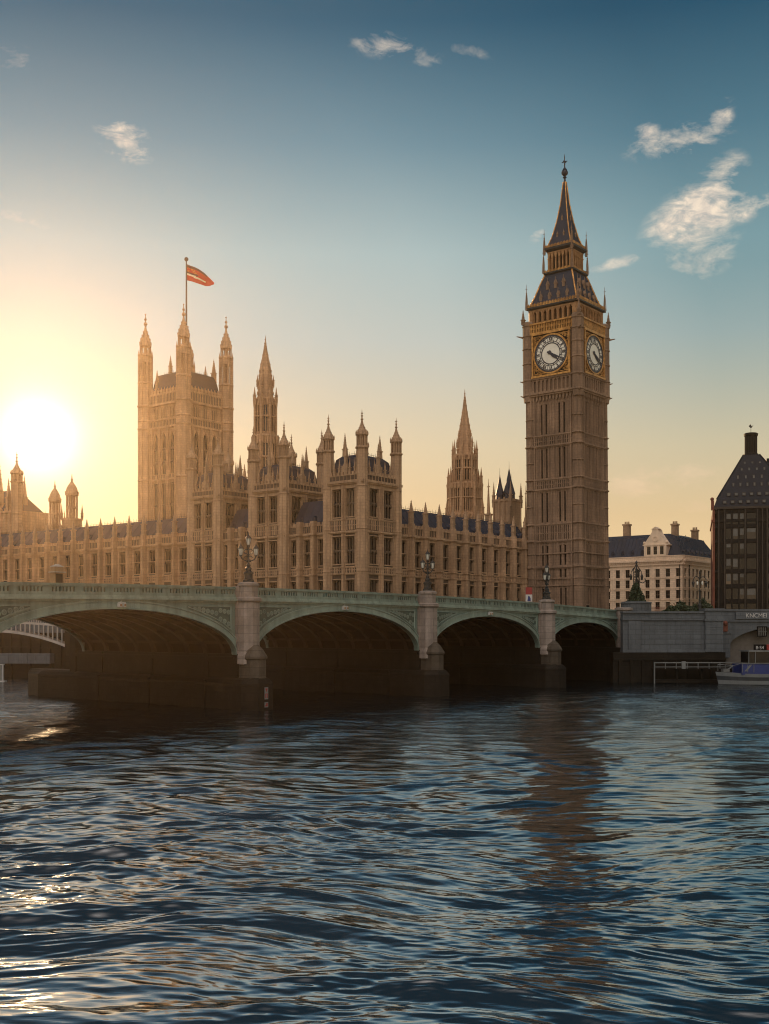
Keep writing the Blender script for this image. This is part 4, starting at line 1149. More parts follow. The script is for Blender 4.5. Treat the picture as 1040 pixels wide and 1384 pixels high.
# ------------------------------------------------------------------ the bridge
BO = (-17.1, 140.0); BYAW = math.atan2(.759, .651)
def BP(s, q):
    c, n = cos(BYAW), sin(BYAW); return (BO[0] + s * c - q * n, BO[1] + s * n + q * c)
def ztop(s): return 15.4 - .000227 * (s - 10) ** 2
PIERS = [-75.5, -38.2, 0.0, 36.4, 69.7, 97.0]
QF, QB = .8, 33.8
SPRING = 6.85
def bridge():
    root = thing('road_bridge', 'wide green painted iron arch bridge on granite piers across the river', 'bridge', BO + (0,), BYAW)
    def strip(b, s0, s1, y0, y1, dz0, dz1, n=14):
        for k in range(n):
            a, c = s0 + (s1 - s0) * k / n, s0 + (s1 - s0) * (k + 1) / n
            b.hexa([(a, y0, ztop(a) + dz0), (c, y0, ztop(c) + dz0), (c, y1, ztop(c) + dz0), (a, y1, ztop(a) + dz0),
                    (a, y0, ztop(a) + dz1), (c, y0, ztop(c) + dz1), (c, y1, ztop(c) + dz1), (a, y1, ztop(a) + dz1)])
    d = MB(); strip(d, -80, 95, QF + .5, QB - .5, -1.75, -1.15, 40); d.build('deck', M['asphalt'], root)
    for i in range(len(PIERS) - 1):
        s0, s1 = PIERS[i] + 1.62, PIERS[i + 1] - (1.62 if i < 4 else .6)
        mid, a = (s0 + s1) / 2, (s1 - s0) / 2
        zc = ztop(mid) - 2.85
        N = 44
        ts = [pi - pi * k / N for k in range(N + 1)]
        def cur(t, off=0.0): return (mid + (a + off) * cos(t), SPRING + (zc - SPRING + off) * sin(t))
        # fascia plate over the arch
        for (y0, y1) in ((QB - .6, QB), (QF, QF + .6)):
            f = MB()
            for t0, t1 in zip(ts[:-1], ts[1:]):
                (u0, z0), (u1, z1) = cur(t0), cur(t1); k0, k1 = ztop(u0) - 2.0, ztop(u1) - 2.0
                f.hexa([(u0, y0, z0), (u1, y0, z1), (u1, y1, z1), (u0, y1, z0), (u0, y0, k0), (u1, y0, k1), (u1, y1, k1), (u0, y1, k0)])
            fo = f.build('arch_fascia', M['green'], root)
        r = MB()                                        # arch ring with its two mouldings
        for (o0, o1, y0, y1) in ((0, .16, QF - .34, QF + .1), (.18, .82, QF - .16, QF + .1), (.84, 1.0, QF - .28, QF + .1)):
            for t0, t1 in zip(ts[:-1], ts[1:]):
                p = [cur(t0, o0), cur(t1, o0), cur(t1, o1), cur(t0, o1)]
                r.ext([(u, min(z, ztop(u) - 1.98)) for u, z in p], y0, y1)
        r.build('arch_ring', M['green_light'], fo)
        for sg in (-1, 1):                              # spandrel panel each side of the arch, recess shade painted as darker green
            se = mid + sg * (a - .75)
            top = [];  low = []
            n = 16
            for k in range(n + 1):
                t = (pi if sg < 0 else 0) - sg * -1 * 0
                q = k / n
                u = se - sg * q * a * .62
                zt_ = ztop(u) - 2.45
                w = abs(u - mid) / (a + 1.35)
                zl = SPRING + (zc - SPRING + 1.35) * math.sqrt(max(0, 1 - w * w))
                if zl > zt_ - .12: break
                top.append((u, zt_)); low.append((u, zl))
            if len(top) < 3: continue
            pb = MB()
            for k in range(len(top) - 1):
                pb.ext([low[k], low[k + 1], top[k + 1], top[k]] if sg < 0 else [low[k + 1], low[k], top[k], top[k + 1]], QF - .03, QF + .2)
            po = pb.build('spandrel_panel', M['green_shade'], root)
            tb = MB()
            loop = top + low[::-1]
            for p, q in zip(loop, loop[1:] + loop[:1]):
                tb.tube((p[0], QF - .06, p[1]), (q[0], QF - .06, q[1]), .10, 5)
            u = 0
            for k in range(len(top) - 1):                # diminishing foils and shields
                hgt = top[k][1] - low[k][1]
                if hgt < .5: continue
                step = abs(top[1][0] - top[0][0]); m = max(1, int(hgt / 1.0))
                for j in range(m):
                    zc_ = low[k][1] + hgt * (j + .5) / m; rr = min(hgt / m, step) * .46
                    tb.ring((top[k][0] + top[k + 1][0]) / 2, QF - .10, zc_, rr, rr * .34, .1, 8)
                    for (du, dz) in ((1, 0), (-1, 0), (0, 1), (0, -1)): tb.ring((top[k][0] + top[k + 1][0]) / 2 + du * rr * .38, QF - .10, zc_ + dz * rr * .38, rr * .36, rr * .16, .08, 6)
            tb.build('tracery', M['green_light'], po)
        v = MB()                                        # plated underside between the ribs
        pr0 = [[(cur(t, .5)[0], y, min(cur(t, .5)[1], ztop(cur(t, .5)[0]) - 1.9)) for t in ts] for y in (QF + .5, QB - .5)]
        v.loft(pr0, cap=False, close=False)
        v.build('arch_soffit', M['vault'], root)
        for k in range(9):
            y = QF + 2.2 + (QB - QF - 4.4) * k / 8; rb = MB()
            for t0, t1 in zip(ts[:-1], ts[1:]):
                (u0, z0), (u1, z1), (u2, z2), (u3, z3) = cur(t0, .02), cur(t1, .02), cur(t1, .5), cur(t0, .5)
                rb.ext([(u0, z0), (u1, z1), (u2, min(z2, ztop(u2) - 1.92)), (u3, min(z3, ztop(u3) - 1.92))], y - .17, y + .17)
                rb.ext([(u0, z0 - .03), (u1, z1 - .03), (u1, z1 + .06), (u0, z0 + .06)], y - .34, y + .34)
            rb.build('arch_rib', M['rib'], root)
        cb = MB()
        for k in range(1, 12):
            t = pi * k / 12; u, z = cur(t, .25); cb.box(u - .10, u + .10, QF + .6, QB - .6, z - .18, z + .16)
        cb.build('cross_bracing', M['rib'], root)
        # cornice and balustrade
        c = MB(); p0, p1 = PIERS[i] + (1.62), PIERS[i + 1] - 1.62
        for (y0, y1, z0, z1) in ((QF - .18, QF + .6, -2.0, -1.78), (QF - .46, QF + .6, -1.77, -1.52), (QF - .28, QF + .6, -1.51, -1.28)):
            strip(c, p0, p1, y0, y1, z0, z1)
        c.build('cornice', M['green_light'], root)
        c = MB(); strip(c, p0, p1, QB - .6, QB + .4, -2.0, -1.3); strip(c, p0, p1, QB - .32, QB + .1, -1.3, 0); c.build('rear_parapet', M['green_light'], root)
        bl = MB()
        strip(bl, p0, p1, QF - .12, QF + .32, -1.28, -.93); strip(bl, p0, p1, QF - .2, QF + .4, -.30, -.12); strip(bl, p0, p1, QF - .1, QF + .3, -.12, 0.0)
        bl.cur = 1; strip(bl, p0, p1, QF + .28, QF + .31, -.95, -.28); bl.cur = 0  # dark strip behind the balusters stands in for shaded slots
        L = p1 - p0; n = int(L / .44)
        for k in range(n):
            u = p0 + L * (k + .5) / n; w = .12
            if k % 9 == 0: w = .36
            bl.box(u - w, u + w, QF - .06, QF + .26, ztop(u) - .95, ztop(u) - .28)
            if k % 9:
                zt_ = ztop(u)
                bl.ext([(u - .22, zt_ - .29), (u - .22, zt_ - .47), (u - .1, zt_ - .36), (u + .1, zt_ - .36), (u + .22, zt_ - .47), (u + .22, zt_ - .29)], QF - .02, QF + .2)
        bl.build('balustrade', [M['green'], M['green_shade']], root)
        if i < 4:                                       # small signal lantern over the crown
            lm = MB(); z = ztop(mid) - 2.35
            lm.box(mid - .45, mid - .12, QF - .75, QF - .3, z - .28, z + .16); lm.box(mid + .12, mid + .45, QF - .75, QF - .3, z - .28, z + .16); lm.tube((mid, QF - .5, z + .4), (mid, QF, z + .2), .05, 5)
            lm.box(mid - .5, mid + .5, QF - .6, QF - .45, z + .18, z + .26)
            lo = lm.build('signal_lantern', M['white'], root)
            g = MB(); g.box(mid - .40, mid - .17, QF - .80, QF - .76, z - .2, z + .08); g.box(mid + .17, mid + .40, QF - .80, QF - .76, z - .2, z + .08); g.build('lens', M['coat_tan'], lo)
    # piers: octagonal granite shaft on a stepped, tide-darkened cutwater
    for i, s in enumerate(PIERS[:-1]):
        zt_ = ztop(s)
        p = MB()
        p.lathe(s, 0, [(1.42, 5.6), (1.42, zt_ - 1.75), (1.42, zt_ - 1.7)], 8)
        p.box(s - 1.6, s + 1.6, .45, 1.5, 5.6, zt_ - 1.7)
        p.lathe(s, 0, [(1.44, zt_ - 1.95), (1.72, zt_ - 1.75), (1.72, zt_ - 1.40), (1.4, zt_ - 1.25)], 8)
        p.lathe(s, .1, [(1.28, zt_ - 1.3), (1.28, zt_ + .05), (1.46, zt_ + .15), (1.46, zt_ + .42), (1.0, zt_ + .62)], 8)
        p.box(s - 1.3, s + 1.3, .4, 1.6, zt_ - 1.4, zt_ + .12)
        p.lathe(s, -.1, [(1.75, 5.7), (1.7, 6.7), (1.46, 7.2)], 8)
        po = p.build('pier', M['granite'], root)
        n = MB()                                        # nose column with a weathered top
        n.lathe(s, -1.15, [(1.45, 3.4), (1.45, 6.2), (1.62, 6.35), (1.62, 6.65), (1.05, 7.5), (.45, 8.1)], 8)
        n.box(s - 1.28, s + 1.28, -1.15, 1.2, 3.4, 6.5)
        n.build('pier_nose', M['granite_mid'], po)
        w = MB()
        def plan(o): return [(s - 1.9 - o, -.9 - o * .4), (s - 1.1 - o * .4, -2.75 - o), (s + 1.1 + o * .4, -2.75 - o), (s + 1.9 + o, -.9 - o * .4), (s + 1.9 + o, 44 + o), (s + .8, 49 + o), (s - .8, 49 + o), (s - 1.9 - o, 44 + o)]
        w.loft([[(x, y, z) for x, y in plan(o)] for o, z in ((.35, -.6), (.3, 2.9), (.34, 3.0), (.34, 3.3), (0, 3.75), (-.35, 4.0))])
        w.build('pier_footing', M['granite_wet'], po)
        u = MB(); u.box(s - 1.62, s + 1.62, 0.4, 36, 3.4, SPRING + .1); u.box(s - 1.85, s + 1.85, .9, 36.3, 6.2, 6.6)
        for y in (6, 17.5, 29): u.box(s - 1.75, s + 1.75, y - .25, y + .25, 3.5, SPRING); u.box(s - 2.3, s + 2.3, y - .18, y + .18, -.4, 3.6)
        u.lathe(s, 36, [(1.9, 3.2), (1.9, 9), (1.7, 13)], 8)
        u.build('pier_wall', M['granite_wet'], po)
        if i == 2:
            def board(z0, z1, y, k):
                b = MB(); b.box(s - .3, s + .3, y - .05, y, z0, z1); o = b.build('number_board', M['hull_white'], po)
                g = MB()
                if k == 0:
                    g.ext([(s - .22, z1 - .15), (s + .22, z1 - .15), (s, z1 - .62)], y - .07, y - .05); g.box(s - .2, s - .08, y - .07, y - .05, z0 + .15, z0 + .62); g.box(s + .06, s + .2, y - .07, y - .05, z0 + .15, z0 + .62); g.box(s - .2, s + .2, y - .07, y - .05, z0 + .62, z0 + .72)
                else:
                    g.box(s - .2, s + .2, y - .07, y - .05, z0 + .12, z0 + .3); g.box(s - .05, s + .2, y - .07, y - .05, z0 + .3, z1 - .12)
                g.build('marking', M['red'], o)
            board(1.35, 2.85, -3.16, 0); board(.35, 1.0, -3.16, 1)
    # the landing at the far end
    ab = MB(); s = PIERS[-1]; zt_ = ztop(s)
    ab.lathe(s, 0, [(1.5, 5.0), (1.5, zt_ - .1), (1.75, zt_ + .05), (1.75, zt_ + .4), (1.2, zt_ + .55)], 8); ab.box(s - .9, s + 3, .3, 1.2, 5.0, zt_ - 1.3)
    abo = ab.build('abutment', M['granite'], root)
    ab = MB(); ab.box(s - .5, s + 3, 1.25, 36, -.6, zt_ - 1.9); ab.box(s - 1.5, s + 4, -.4, 36.2, -.6, SPRING - .3); ab.build('footing', M['granite_wet'], abo)
    return root
bridge()


# ------------------------------------------------------------------ triple lanterns on the piers
def lamp_standard():
    root = bpy.data.objects.new('lamp_standard', None); C.objects.link(root)
    b = MB(); b.lathe(0, 0, [(.75, 0), (.75, .3), (.55, .42), (.55, 1.0), (.68, 1.1), (.68, 1.25), (.36, 1.45), (.42, 1.8), (.24, 2.0)], 8); b.build('base', M['iron'], root)
    p = MB(); p.lathe(0, 0, [(.22, 1.9), (.30, 2.2), (.15, 2.4), (.13, 4.4), (.26, 4.5), (.14, 4.65)], 8)
    for k in range(4): a = k * pi / 2 + .4; p.ball(.24 * cos(a), .24 * sin(a), 2.7, .13, 5); p.ball(.2 * cos(a), .2 * sin(a), 3.5, .10, 5)
    for sg in (-1, 1):
        pts = [(0, 0, 2.9), (sg * .4, 0, 2.75), (sg * .8, 0, 2.95), (sg * .95, 0, 3.3)]; p.path(pts, .075, 5)
        pts = [(0, 0, 4.1), (sg * .35, 0, 4.2), (sg * .6, 0, 3.9), (sg * .42, 0, 3.6), (sg * .2, 0, 3.7)]; p.path(pts, .06, 5)
        p.path([(0, 0, 3.2), (sg * .3, .0, 3.35), (sg * .55, 0, 3.15)], .05, 5)
    po = p.build('column', M['iron'], root)
    l = MB()
    l.lathe(0, 0, [(.12, 0), (.20, .08), (.20, .14)], 8)
    for k in range(8): a = pi / 8 + k * pi / 4; l.tube((.19 * cos(a), .19 * sin(a), .12), (.36 * cos(a), .36 * sin(a), .95), .028, 4)
    l.lathe(0, 0, [(.42, .95), (.40, 1.03), (.22, 1.25), (.08, 1.38), (.05, 1.6), (.015, 1.8)], 8)
    g = MB(); g.lathe(0, 0, [(.17, .13), (.34, .95)], 8)
    lm, gm = l.mesh('lantern', M['iron']), g.mesh('glass', M['opal'])
    for x, z in ((-.95, 3.3), (.95, 3.3), (0, 4.6)):
        o = put('lantern', lm, root, (x, 0, z)); put('glass', gm, o)
    return root
LS = lamp_standard()
LAMPL = ['ornate three lantern lamp standard on the first granite pier, in front of the palace pavilions',
         'ornate three lantern lamp standard on the second granite pier, before the slate roofed north range',
         'ornate three lantern lamp standard on the third granite pier, in front of the clock tower']
for k, s in enumerate(PIERS[2:5]):
    o = LS if k == 0 else copy_tree(LS)
    x, y = BP(s, .1); o.location = (x, y, ztop(s) + .58); o.rotation_euler = (0, 0, R(12 + 25 * k)); o.scale = (1.0, 1.0, 1.0)
    tag(o, LAMPL[k], 'street lamp', 'lamp standards on the bridge piers')


# ------------------------------------------------------------------ people on the bridge
def person(label, coat, x, y, z, rz, step=.25, arm=.0, bag=False, hat=None):
    """one skinned body, with coat, trousers and hair as its clothing"""
    def skin(name, pts, edges, rad, m, parent):
        me = bpy.data.meshes.new(name); me.from_pydata(pts, edges, []); me.materials.append(m)
        o = put(name, me, parent)
        md = o.modifiers.new('skin', 'SKIN'); md.use_smooth_shade = True
        for i, r in enumerate(rad): me.skin_vertices[0].data[i].radius = (r, r)
        me.skin_vertices[0].data[0].use_root = True
        o.modifiers.new('sub', 'SUBSURF').render_levels = 1
        return o
    s = step
    P = [(0, 0, .95), (0, 0, 1.15), (0, 0, 1.40), (0, 0, 1.50), (0, .01, 1.60), (0, .02, 1.70),
         (-.19, 0, 1.40), (-.24, .03, 1.12), (-.22, .12 + arm * .25, .88 + arm * .4), (.19, 0, 1.40), (.24, -.02, 1.12), (.22, .10, .88),
         (-.10, 0, .90), (-.11, s * .5, .50), (-.11, s, .08), (-.11, s + .16, .04), (.10, 0, .90), (.11, -s * .35, .50), (.11, -s, .09), (.11, -s + .16, .04)]
    E = [(0, 1), (1, 2), (2, 3), (3, 4), (4, 5), (2, 6), (6, 7), (7, 8), (2, 9), (9, 10), (10, 11), (0, 12), (12, 13), (13, 14), (14, 15), (0, 16), (16, 17), (17, 18), (18, 19)]
    rd = [.13, .13, .13, .055, .10, .085, .06, .045, .035, .06, .045, .035, .085, .06, .04, .035, .085, .06, .04, .035]
    if not hasattr(bpy.types.Mesh, 'skin_vertices'): return
    me = bpy.data.meshes.new('person'); me.from_pydata(P, E, []); me.materials.append(M['skin'])
    root = bpy.data.objects.new('person', me); C.objects.link(root); root.location = (x, y, z); root.rotation_euler = (0, 0, rz)
    md = root.modifiers.new('skin', 'SKIN'); md.use_smooth_shade = True
    dat = me.skin_vertices[0].data if len(me.skin_vertices) else None
    if dat:
        for i, r in enumerate(rd): dat[i].radius = (r, r)
        dat[0].use_root = True
    root.modifiers.new('sub', 'SUBSURF').render_levels = 1
    tag(root, label, 'person')
    c = MB()
    c.loft([[(.26 * k1 * cos(t), .17 * k1 * sin(t), z1) for t in [2 * pi * q / 10 for q in range(10)]] for k1, z1 in ((1.02, .62), (.92, .95), (.86, 1.1), (1.0, 1.36), (.72, 1.47), (.3, 1.52))])
    for sg, i in ((-1, 6), (1, 9)):
        c.tube(P[i], P[i + 1], .085, 7, .07); c.tube(P[i + 1], P[i + 2], .07, 7, .055)
    c.build('coat', M[coat], root)
    t = MB()
    for i in (12, 16): t.tube(P[i], P[i + 1], .115, 7, .085); t.tube(P[i + 1], P[i + 2], .085, 7, .07)
    t.build('trousers', M['trousers'], root)
    h = MB(); h.loft([[(.112 * sin(pi * j / 8 * .62 + .001) * cos(2 * pi * k / 10), -.02 + .12 * sin(pi * j / 8 * .62 + .001) * sin(2 * pi * k / 10), 1.66 + .13 * cos(pi * j / 8 * .62)) for k in range(10)] for j in range(9)])
    h.build('hair', M[hat or 'hair'], root)
    f = MB(); f.ball(0, .115, 1.635, .018, 5); f.box(-.028, .028, .098, .108, 1.575, 1.587)
    for sg in (-1, 1): f.ball(sg * .038, .098, 1.665, .013, 4); f.ball(sg * .103, .01, 1.64, .024, 4)
    f.build('face', M['skin'], root)
    return root
def on_bridge(px, q):
    # walk along the pavement until the wanted bearing is met
    best = min(range(-400, 940), key=lambda k: abs(BP(k / 10, q)[0] - X(px, BP(k / 10, q)[1])))
    s = best / 10; x, y = BP(s, q); return x, y, ztop(s) - 1.15
for (px, q, coat, lab, rz, arm) in (
        (655, 2.2, 'coat_black', 'person in a black coat with one arm raised, right of the second lamp standard', .8, 1.0),
        (646.5, 3.0, 'coat_rust', 'person in a rust red coat walking on the bridge beside the black coated person', 2.2, 0),
        (75, 2.0, 'coat_pale', 'person in a pale top walking on the bridge beside the dark kiosk', 2.3, .4),
        (103, 2.2, 'coat_rust', 'person in a rust coat leaning near the parapet, left part of the bridge', 2.0, .6),
        (116, 3.4, 'coat_tan', 'person in a tan coat standing behind the rust coated one, left part of bridge', -.8, 0),
        (464, 2.3, 'coat_black', 'person in dark clothes on the bridge in front of the corner pavilion', 1.0, 0),
        (791, 8.0, 'coat_blue', 'person in dark blue walking past the doorway of the clock tower', 1.5, 0)):
    x, y, z = on_bridge(px, q)
    person(lab, coat, x, y, z + .35, rz, .22, arm)
x, y = BP(92.5, 3.0)
person('person in a pale cream coat standing where the bridge meets the bank', 'coat_pale', X(833, 211), 211, 13.4, -.4, .12, 0, hat='coat_tan')

# kiosk and sign on the pavement
x, y, z = on_bridge(77, 3.2)
k = thing('street_kiosk', 'small dark kiosk with a pale ledge on the left part of the bridge', 'kiosk', (x, y, z), BYAW)
b = MB(); b.box(-.55, .55, -.45, .45, 0, 2.9); b.box(-.5, .5, -.4, .4, 2.9, 3.0); b.build('body', M['coat_tan'], k)
b = MB(); b.box(-.8, .7, -.75, .5, 2.35, 2.45); b.loft([[(-.65, -.5, 3.0), (.65, -.5, 3.0), (.65, .5, 3.0), (-.65, .5, 3.0)], [(-.1, -.1, 3.3), (.1, -.1, 3.3), (.1, .1, 3.3), (-.1, .1, 3.3)]]); b.build('canopy', M['pale'], k)
b = MB(); b.box(-.42, .42, -.47, -.46, 1.0, 2.2); b.build('hatch', M['black'], k)
sx, sy = X(715.2, 203), 203
k = thing('notice_sign', 'red and white upright notice board at the left foot of the clock tower', 'sign', (sx, sy, 13.2), -.05)
b = MB(); b.box(-.62, -.54, -.05, .05, 0, 4.4); b.box(.54, .62, -.05, .05, 0, 4.4); b.build('post', M['grey'], k)
b = MB(); b.box(-.6, .6, -.07, .03, 3.2, 4.5); b.build('red_panel', M['red'], k)
b = MB(); b.box(-.6, .6, -.07, .03, 1.9, 3.18); o = b.build('white_panel', M['white'], k)
b = MB(); b.lathe(0, -.09, [(.01, 0), (.01, 0.01)], 4); b.ext([(-.28, 2.0), (.3, 2.0), (.3, 2.5), (.05, 2.95), (-.12, 2.95), (-.2, 2.5)], -.10, -.07); b.build('pictogram', M['navy'], o)


# ------------------------------------------------------------------ embankment on the right
EY = 209.0
def emb_wall():
    root = thing('embankment_wall', 'pale grey granite river wall with parapet and square end pier, right of the bridge', 'wall', (X(842, 208), 208, 0), R(4))
    L = 18.0
    b = MB(); b.box(0, L, -.1, 1.5, 5.9, 13.2)
    for z, p, h in ((5.7, .35, .5), (11.7, .32, .35), (13.1, .4, .3)): b.box(-.1, L + .1, -.1 - p, 1.6, z, z + h)
    for z in (7.2, 8.4, 9.6, 10.8): b.box(0, L, -.14, 0, z, z + .06)
    b.box(1.0, 3.4, -.35, .5, 5.95, 11.6); b.box(5, L - .4, -.2, .5, 12.1, 13.05)
    b.build('wall', M['emb'], root)
    b = MB(); b.box(L - 2.4, L + 1.0, -.75, 1.9, 5.8, 13.5); b.box(L - 2.6, L + 1.2, -.95, 2.1, 13.45, 13.95); b.box(L - 2.6, L + 1.2, -.95, 2.1, 11.6, 12.0)
    for z in (7.4, 9.0, 10.4): b.box(L - 2.42, L + 1.02, -.80, 1.9, z, z + .08)
    b.build('end_pier', M['emb'], root)
    b = MB(); b.box(-2, L + 1.5, -.6, 1.5, -.6, 5.7)
    for k in range(9): u = k * 2.2 - .8; b.box(u - .2, u + .2, -.95, -.5, -.6, 4.2)
    b.box(-2, L + 1.5, -1.0, -.5, 4.2, 4.6)
    b.build('tide_footing', M['granite_wet'], root)
emb_wall()

def text_mesh(s, size, dep):
    cu = bpy.data.curves.new('txt', 'FONT'); cu.body = s; cu.size = size; cu.extrude = dep; cu.align_x = 'CENTER'
    o = bpy.data.objects.new('txt', cu); C.objects.link(o); bpy.context.view_layer.update()
    me = bpy.data.meshes.new_from_object(o.evaluated_get(bpy.context.evaluated_depsgraph_get())); bpy.data.objects.remove(o)
    return me
def pier_front():
    x0 = X(969, 214)
    root = thing('pier_building', 'low grey riverside frontage with pale lettering over a dark arched boat entrance', 'building', (x0, 214, 0), R(3))
    b = MB(); L = 30
    n = 24; cx, cw, z0, zr = 14.5, 12.5, 6.0, 5.0
    b.box(0, cx - cw, 0, 1.2, 4.5, 13.6); b.box(cx + cw, L, 0, 1.2, 4.5, 13.6)
    for k in range(n):
        u0, u1 = cx - cw + 2 * cw * k / n, cx - cw + 2 * cw * (k + 1) / n
        f = lambda u: min(11.4, z0 + (zr - .3) * math.sqrt(max(0, 1 - ((u - cx) / cw) ** 2)))
        b.hexa([(u0, 0, f(u0)), (u1, 0, f(u1)), (u1, 1.2, f(u1)), (u0, 1.2, f(u0)), (u0, 0, 13.6), (u1, 0, 13.6), (u1, 1.2, 13.6), (u0, 1.2, 13.6)])
    b.box(-.1, L, -.25, 1.3, 13.5, 13.9); b.box(-.1, L, -.35, 1.3, 11.5, 11.85)
    b.box(.3, 2.6, -.2, .3, 4.6, 11.4); b.box(.1, 2.8, -.35, .3, 9.2, 9.45)
    b.build('wall', M['emb'], root)
    d = MB(); d.box(-.2, L, 3.2, 3.6, -.6, 13); d.box(-1, L, -.3, 3.2, -.6, 3.2); d.build('entrance', M['black'], root)
    nb = MB(); nb.box(1.0, 2.0, -.5, -.2, 9.6, 11.2); nb.ball(1.5, -.5, 11.2, .5, 6); nb.build('carved_shield', M['red_edge'], root)
    s = MB(); s.box(3.6, L, -.45, -.2, 12.0, 13.4); so_ = s.build('sign_board', M['emb'], root)
    me = text_mesh('KNCMEI', 1.15, .03); me.materials.append(M['white'])
    t = put('lettering', me, so_, (7.6, -.5, 12.3)); t.rotation_euler = (R(90), 0, 0)
    w = MB(); w.box(7.9, 9.9, -.1, .05, 8.6, 10.6); wo = w.build('window', M['black'], root)
    w = MB()
    for k in range(4): w.box(8.15 + k * .42, 8.35 + k * .42, -.16, -.1, 8.8, 10.4)
    w.box(8.1, 9.8, -.18, -.12, 9.5, 9.62); w.build('blind', M['pane_pale'], wo)
pier_front()

def boat():
    Y = 201.0; root = thing('river_boat', 'blue and white passenger boat with a dark cabin moored at the right edge', 'boat', (X(966, Y), Y, 0), R(2))
    L = 26.0
    def half(u):        # plan half width along the length, bow at u = 0
        t = min(1, u / 7.0); return 2.7 * (1 - (1 - t) ** 2.2)
    us = [0.02, .4, 1, 2, 3.2, 4.8, 7, 12, 20, L]
    def hull(zs, ins): 
        b = MB()
        rings = []
        for u in us:
            sh = .4 * (1 - min(1, u / 9)) ** 2
            rings.append([(u + (.9 * (1 - (z + .5) / 3.0) if u < 7 else 0), -half(u) * k, z + sh * (z / 2.3)) for z, k in zip(zs, ins)] + [(u + (.9 * (1 - (z + .5) / 3.0) if u < 7 else 0), half(u) * k, z + sh * (z / 2.3)) for z, k in list(zip(zs, ins))[::-1]])
        b.loft(rings); return b
    hull((-.5, .1, .12), (.8, .90, .90)).build('hull', M['hull_dark'], root)
    hull((.12, .75, .76), (.915, .95, .95)).build('waterline_band', M['hull_white'], root)
    hull((.76, 1.4, 1.41), (.94, .965, .965)).build('rubbing_strake', M['hull_dark'], root)
    hull((1.41, 1.95, 2.0), (.99, 1.02, 1.02)).build('gunwale', M['hull_white'], root)
    b = MB(); b.box(4.1, L, -2.45, 2.45, 1.9, 3.75); o = b.build('side_panel', M['navy'], root)
    b = MB()
    for u in (4.2, 5.2, 6.3): b.box(u - .05, u + .05, -2.52, -2.44, 2.3, 3.95)
    b.box(4.1, L, -2.56, -2.44, 3.88, 4.02); b.ext([(4.6, 2.5), (5.0, 2.5), (6.0, 3.7), (5.6, 3.7)], -2.5, -2.44); b.build('rail', M['grey'], o)
    b = MB(); b.box(5.6, L, -2.2, 2.2, 3.95, 6.0); b.build('cabin', M['glass'], root)
    b = MB(); b.box(5.4, L, -2.4, 2.4, 6.0, 6.25); b.box(5.4, 5.5, -2.35, -2.2, 3.9, 6.0); b.box(6.6, 6.7, -2.3, -2.2, 3.9, 6.0); b.box(11, 11.1, -2.3, -2.2, 3.9, 6.0); b.build('roof', M['grey'], root)
    b = MB(); b.box(6.6, 8.9, -1.6, -1.5, 6.3, 7.3); bo = b.build('name_board', M['black'], root)
    me = text_mesh('B·S4', .85, .02); me.materials.append(M['white']); t = put('lettering', me, bo, (7.7, -1.64, 6.45)); t.rotation_euler = (R(90), 0, 0)
    b = MB(); b.box(8.95, L, -1.7, 1.7, 6.3, 7.25); b.build('canopy', M['red'], root)
    b = MB()
    for u, z in ((.5, 3.3), (1.6, 3.2), (2.8, 3.1)): b.tube((u, -half(u) * .9, 2.5), (u, -half(u) * .9, z + .4), .05, 5)
    b.path([(.4, -.5, 3.7), (1.6, -1.1, 3.6), (2.8, -1.7, 3.5), (4.1, -2.3, 3.9)], .05, 5); b.box(1.4, 2.6, -.6, .6, 2.3, 2.9); b.tube((2.0, -.5, 2.6), (3.4, .3, 3.3), .12, 6); b.build('bow_rail', M['grey'], root)
boat()

def gangway():
    Y = 206; x0 = X(883, Y); root = thing('gangway', 'long pale floating gangway on dark piles below the embankment wall', 'gangway', (x0, Y, 0), R(1))
    L = 16.5
    b = MB(); b.box(0, L, -.5, 1.2, 2.65, 2.85); b.build('walkway', M['granite_wet'], root)
    b = MB(); b.box(0, L, -.55, -.45, 3.75, 3.95); b.box(0, L, -.55, -.45, 3.0, 3.12)
    for k in range(9): u = .1 + (L - .2) * k / 8; b.box(u - .05, u + .05, -.54, -.46, 2.7, 3.8)
    b.box(5.2, 5.9, -.6, -.4, 2.7, 4.1); b.build('handrail', M['grey'], root)
    b = MB(); b.tube((.1, -.6, -.6), (.1, -.6, 3.9), .14, 8); b.build('pile', M['grey'], root)
    b = MB()
    for u in (4.5, 9.2, 14): b.tube((u, .3, -.6), (u, .3, 2.7), .22, 8)
    b.box(.5, L - .4, .0, 1.0, .1, .7); b.build('float', M['granite_wet'], root)
gangway()

# terrace wall of the palace, dark stone seen through the arches
wx, wy = PL(-150, -6.6)
tw = thing('terrace_wall', 'dark river terrace wall below the palace, seen through the bridge arches', 'wall', (wx, wy, 0), PYAW)
b = MB(); b.box(0, 155, 0, .55, -.6, 9.2)
for k in range(39): b.box(k * 4, k * 4 + .9, -.35, .2, -.6, 9.0)
b.box(0, 155, -.3, .5, 5.4, 5.8); b.build('wall', M['granite_wet'], tw)
b = MB(); b.box(0, 155, -.3, .8, 9.2, 12.9)
for k in range(78): b.box(k * 2, k * 2 + .4, -.42, .2, 9.5, 12.5)
b.build('parapet', M['emb'], tw)

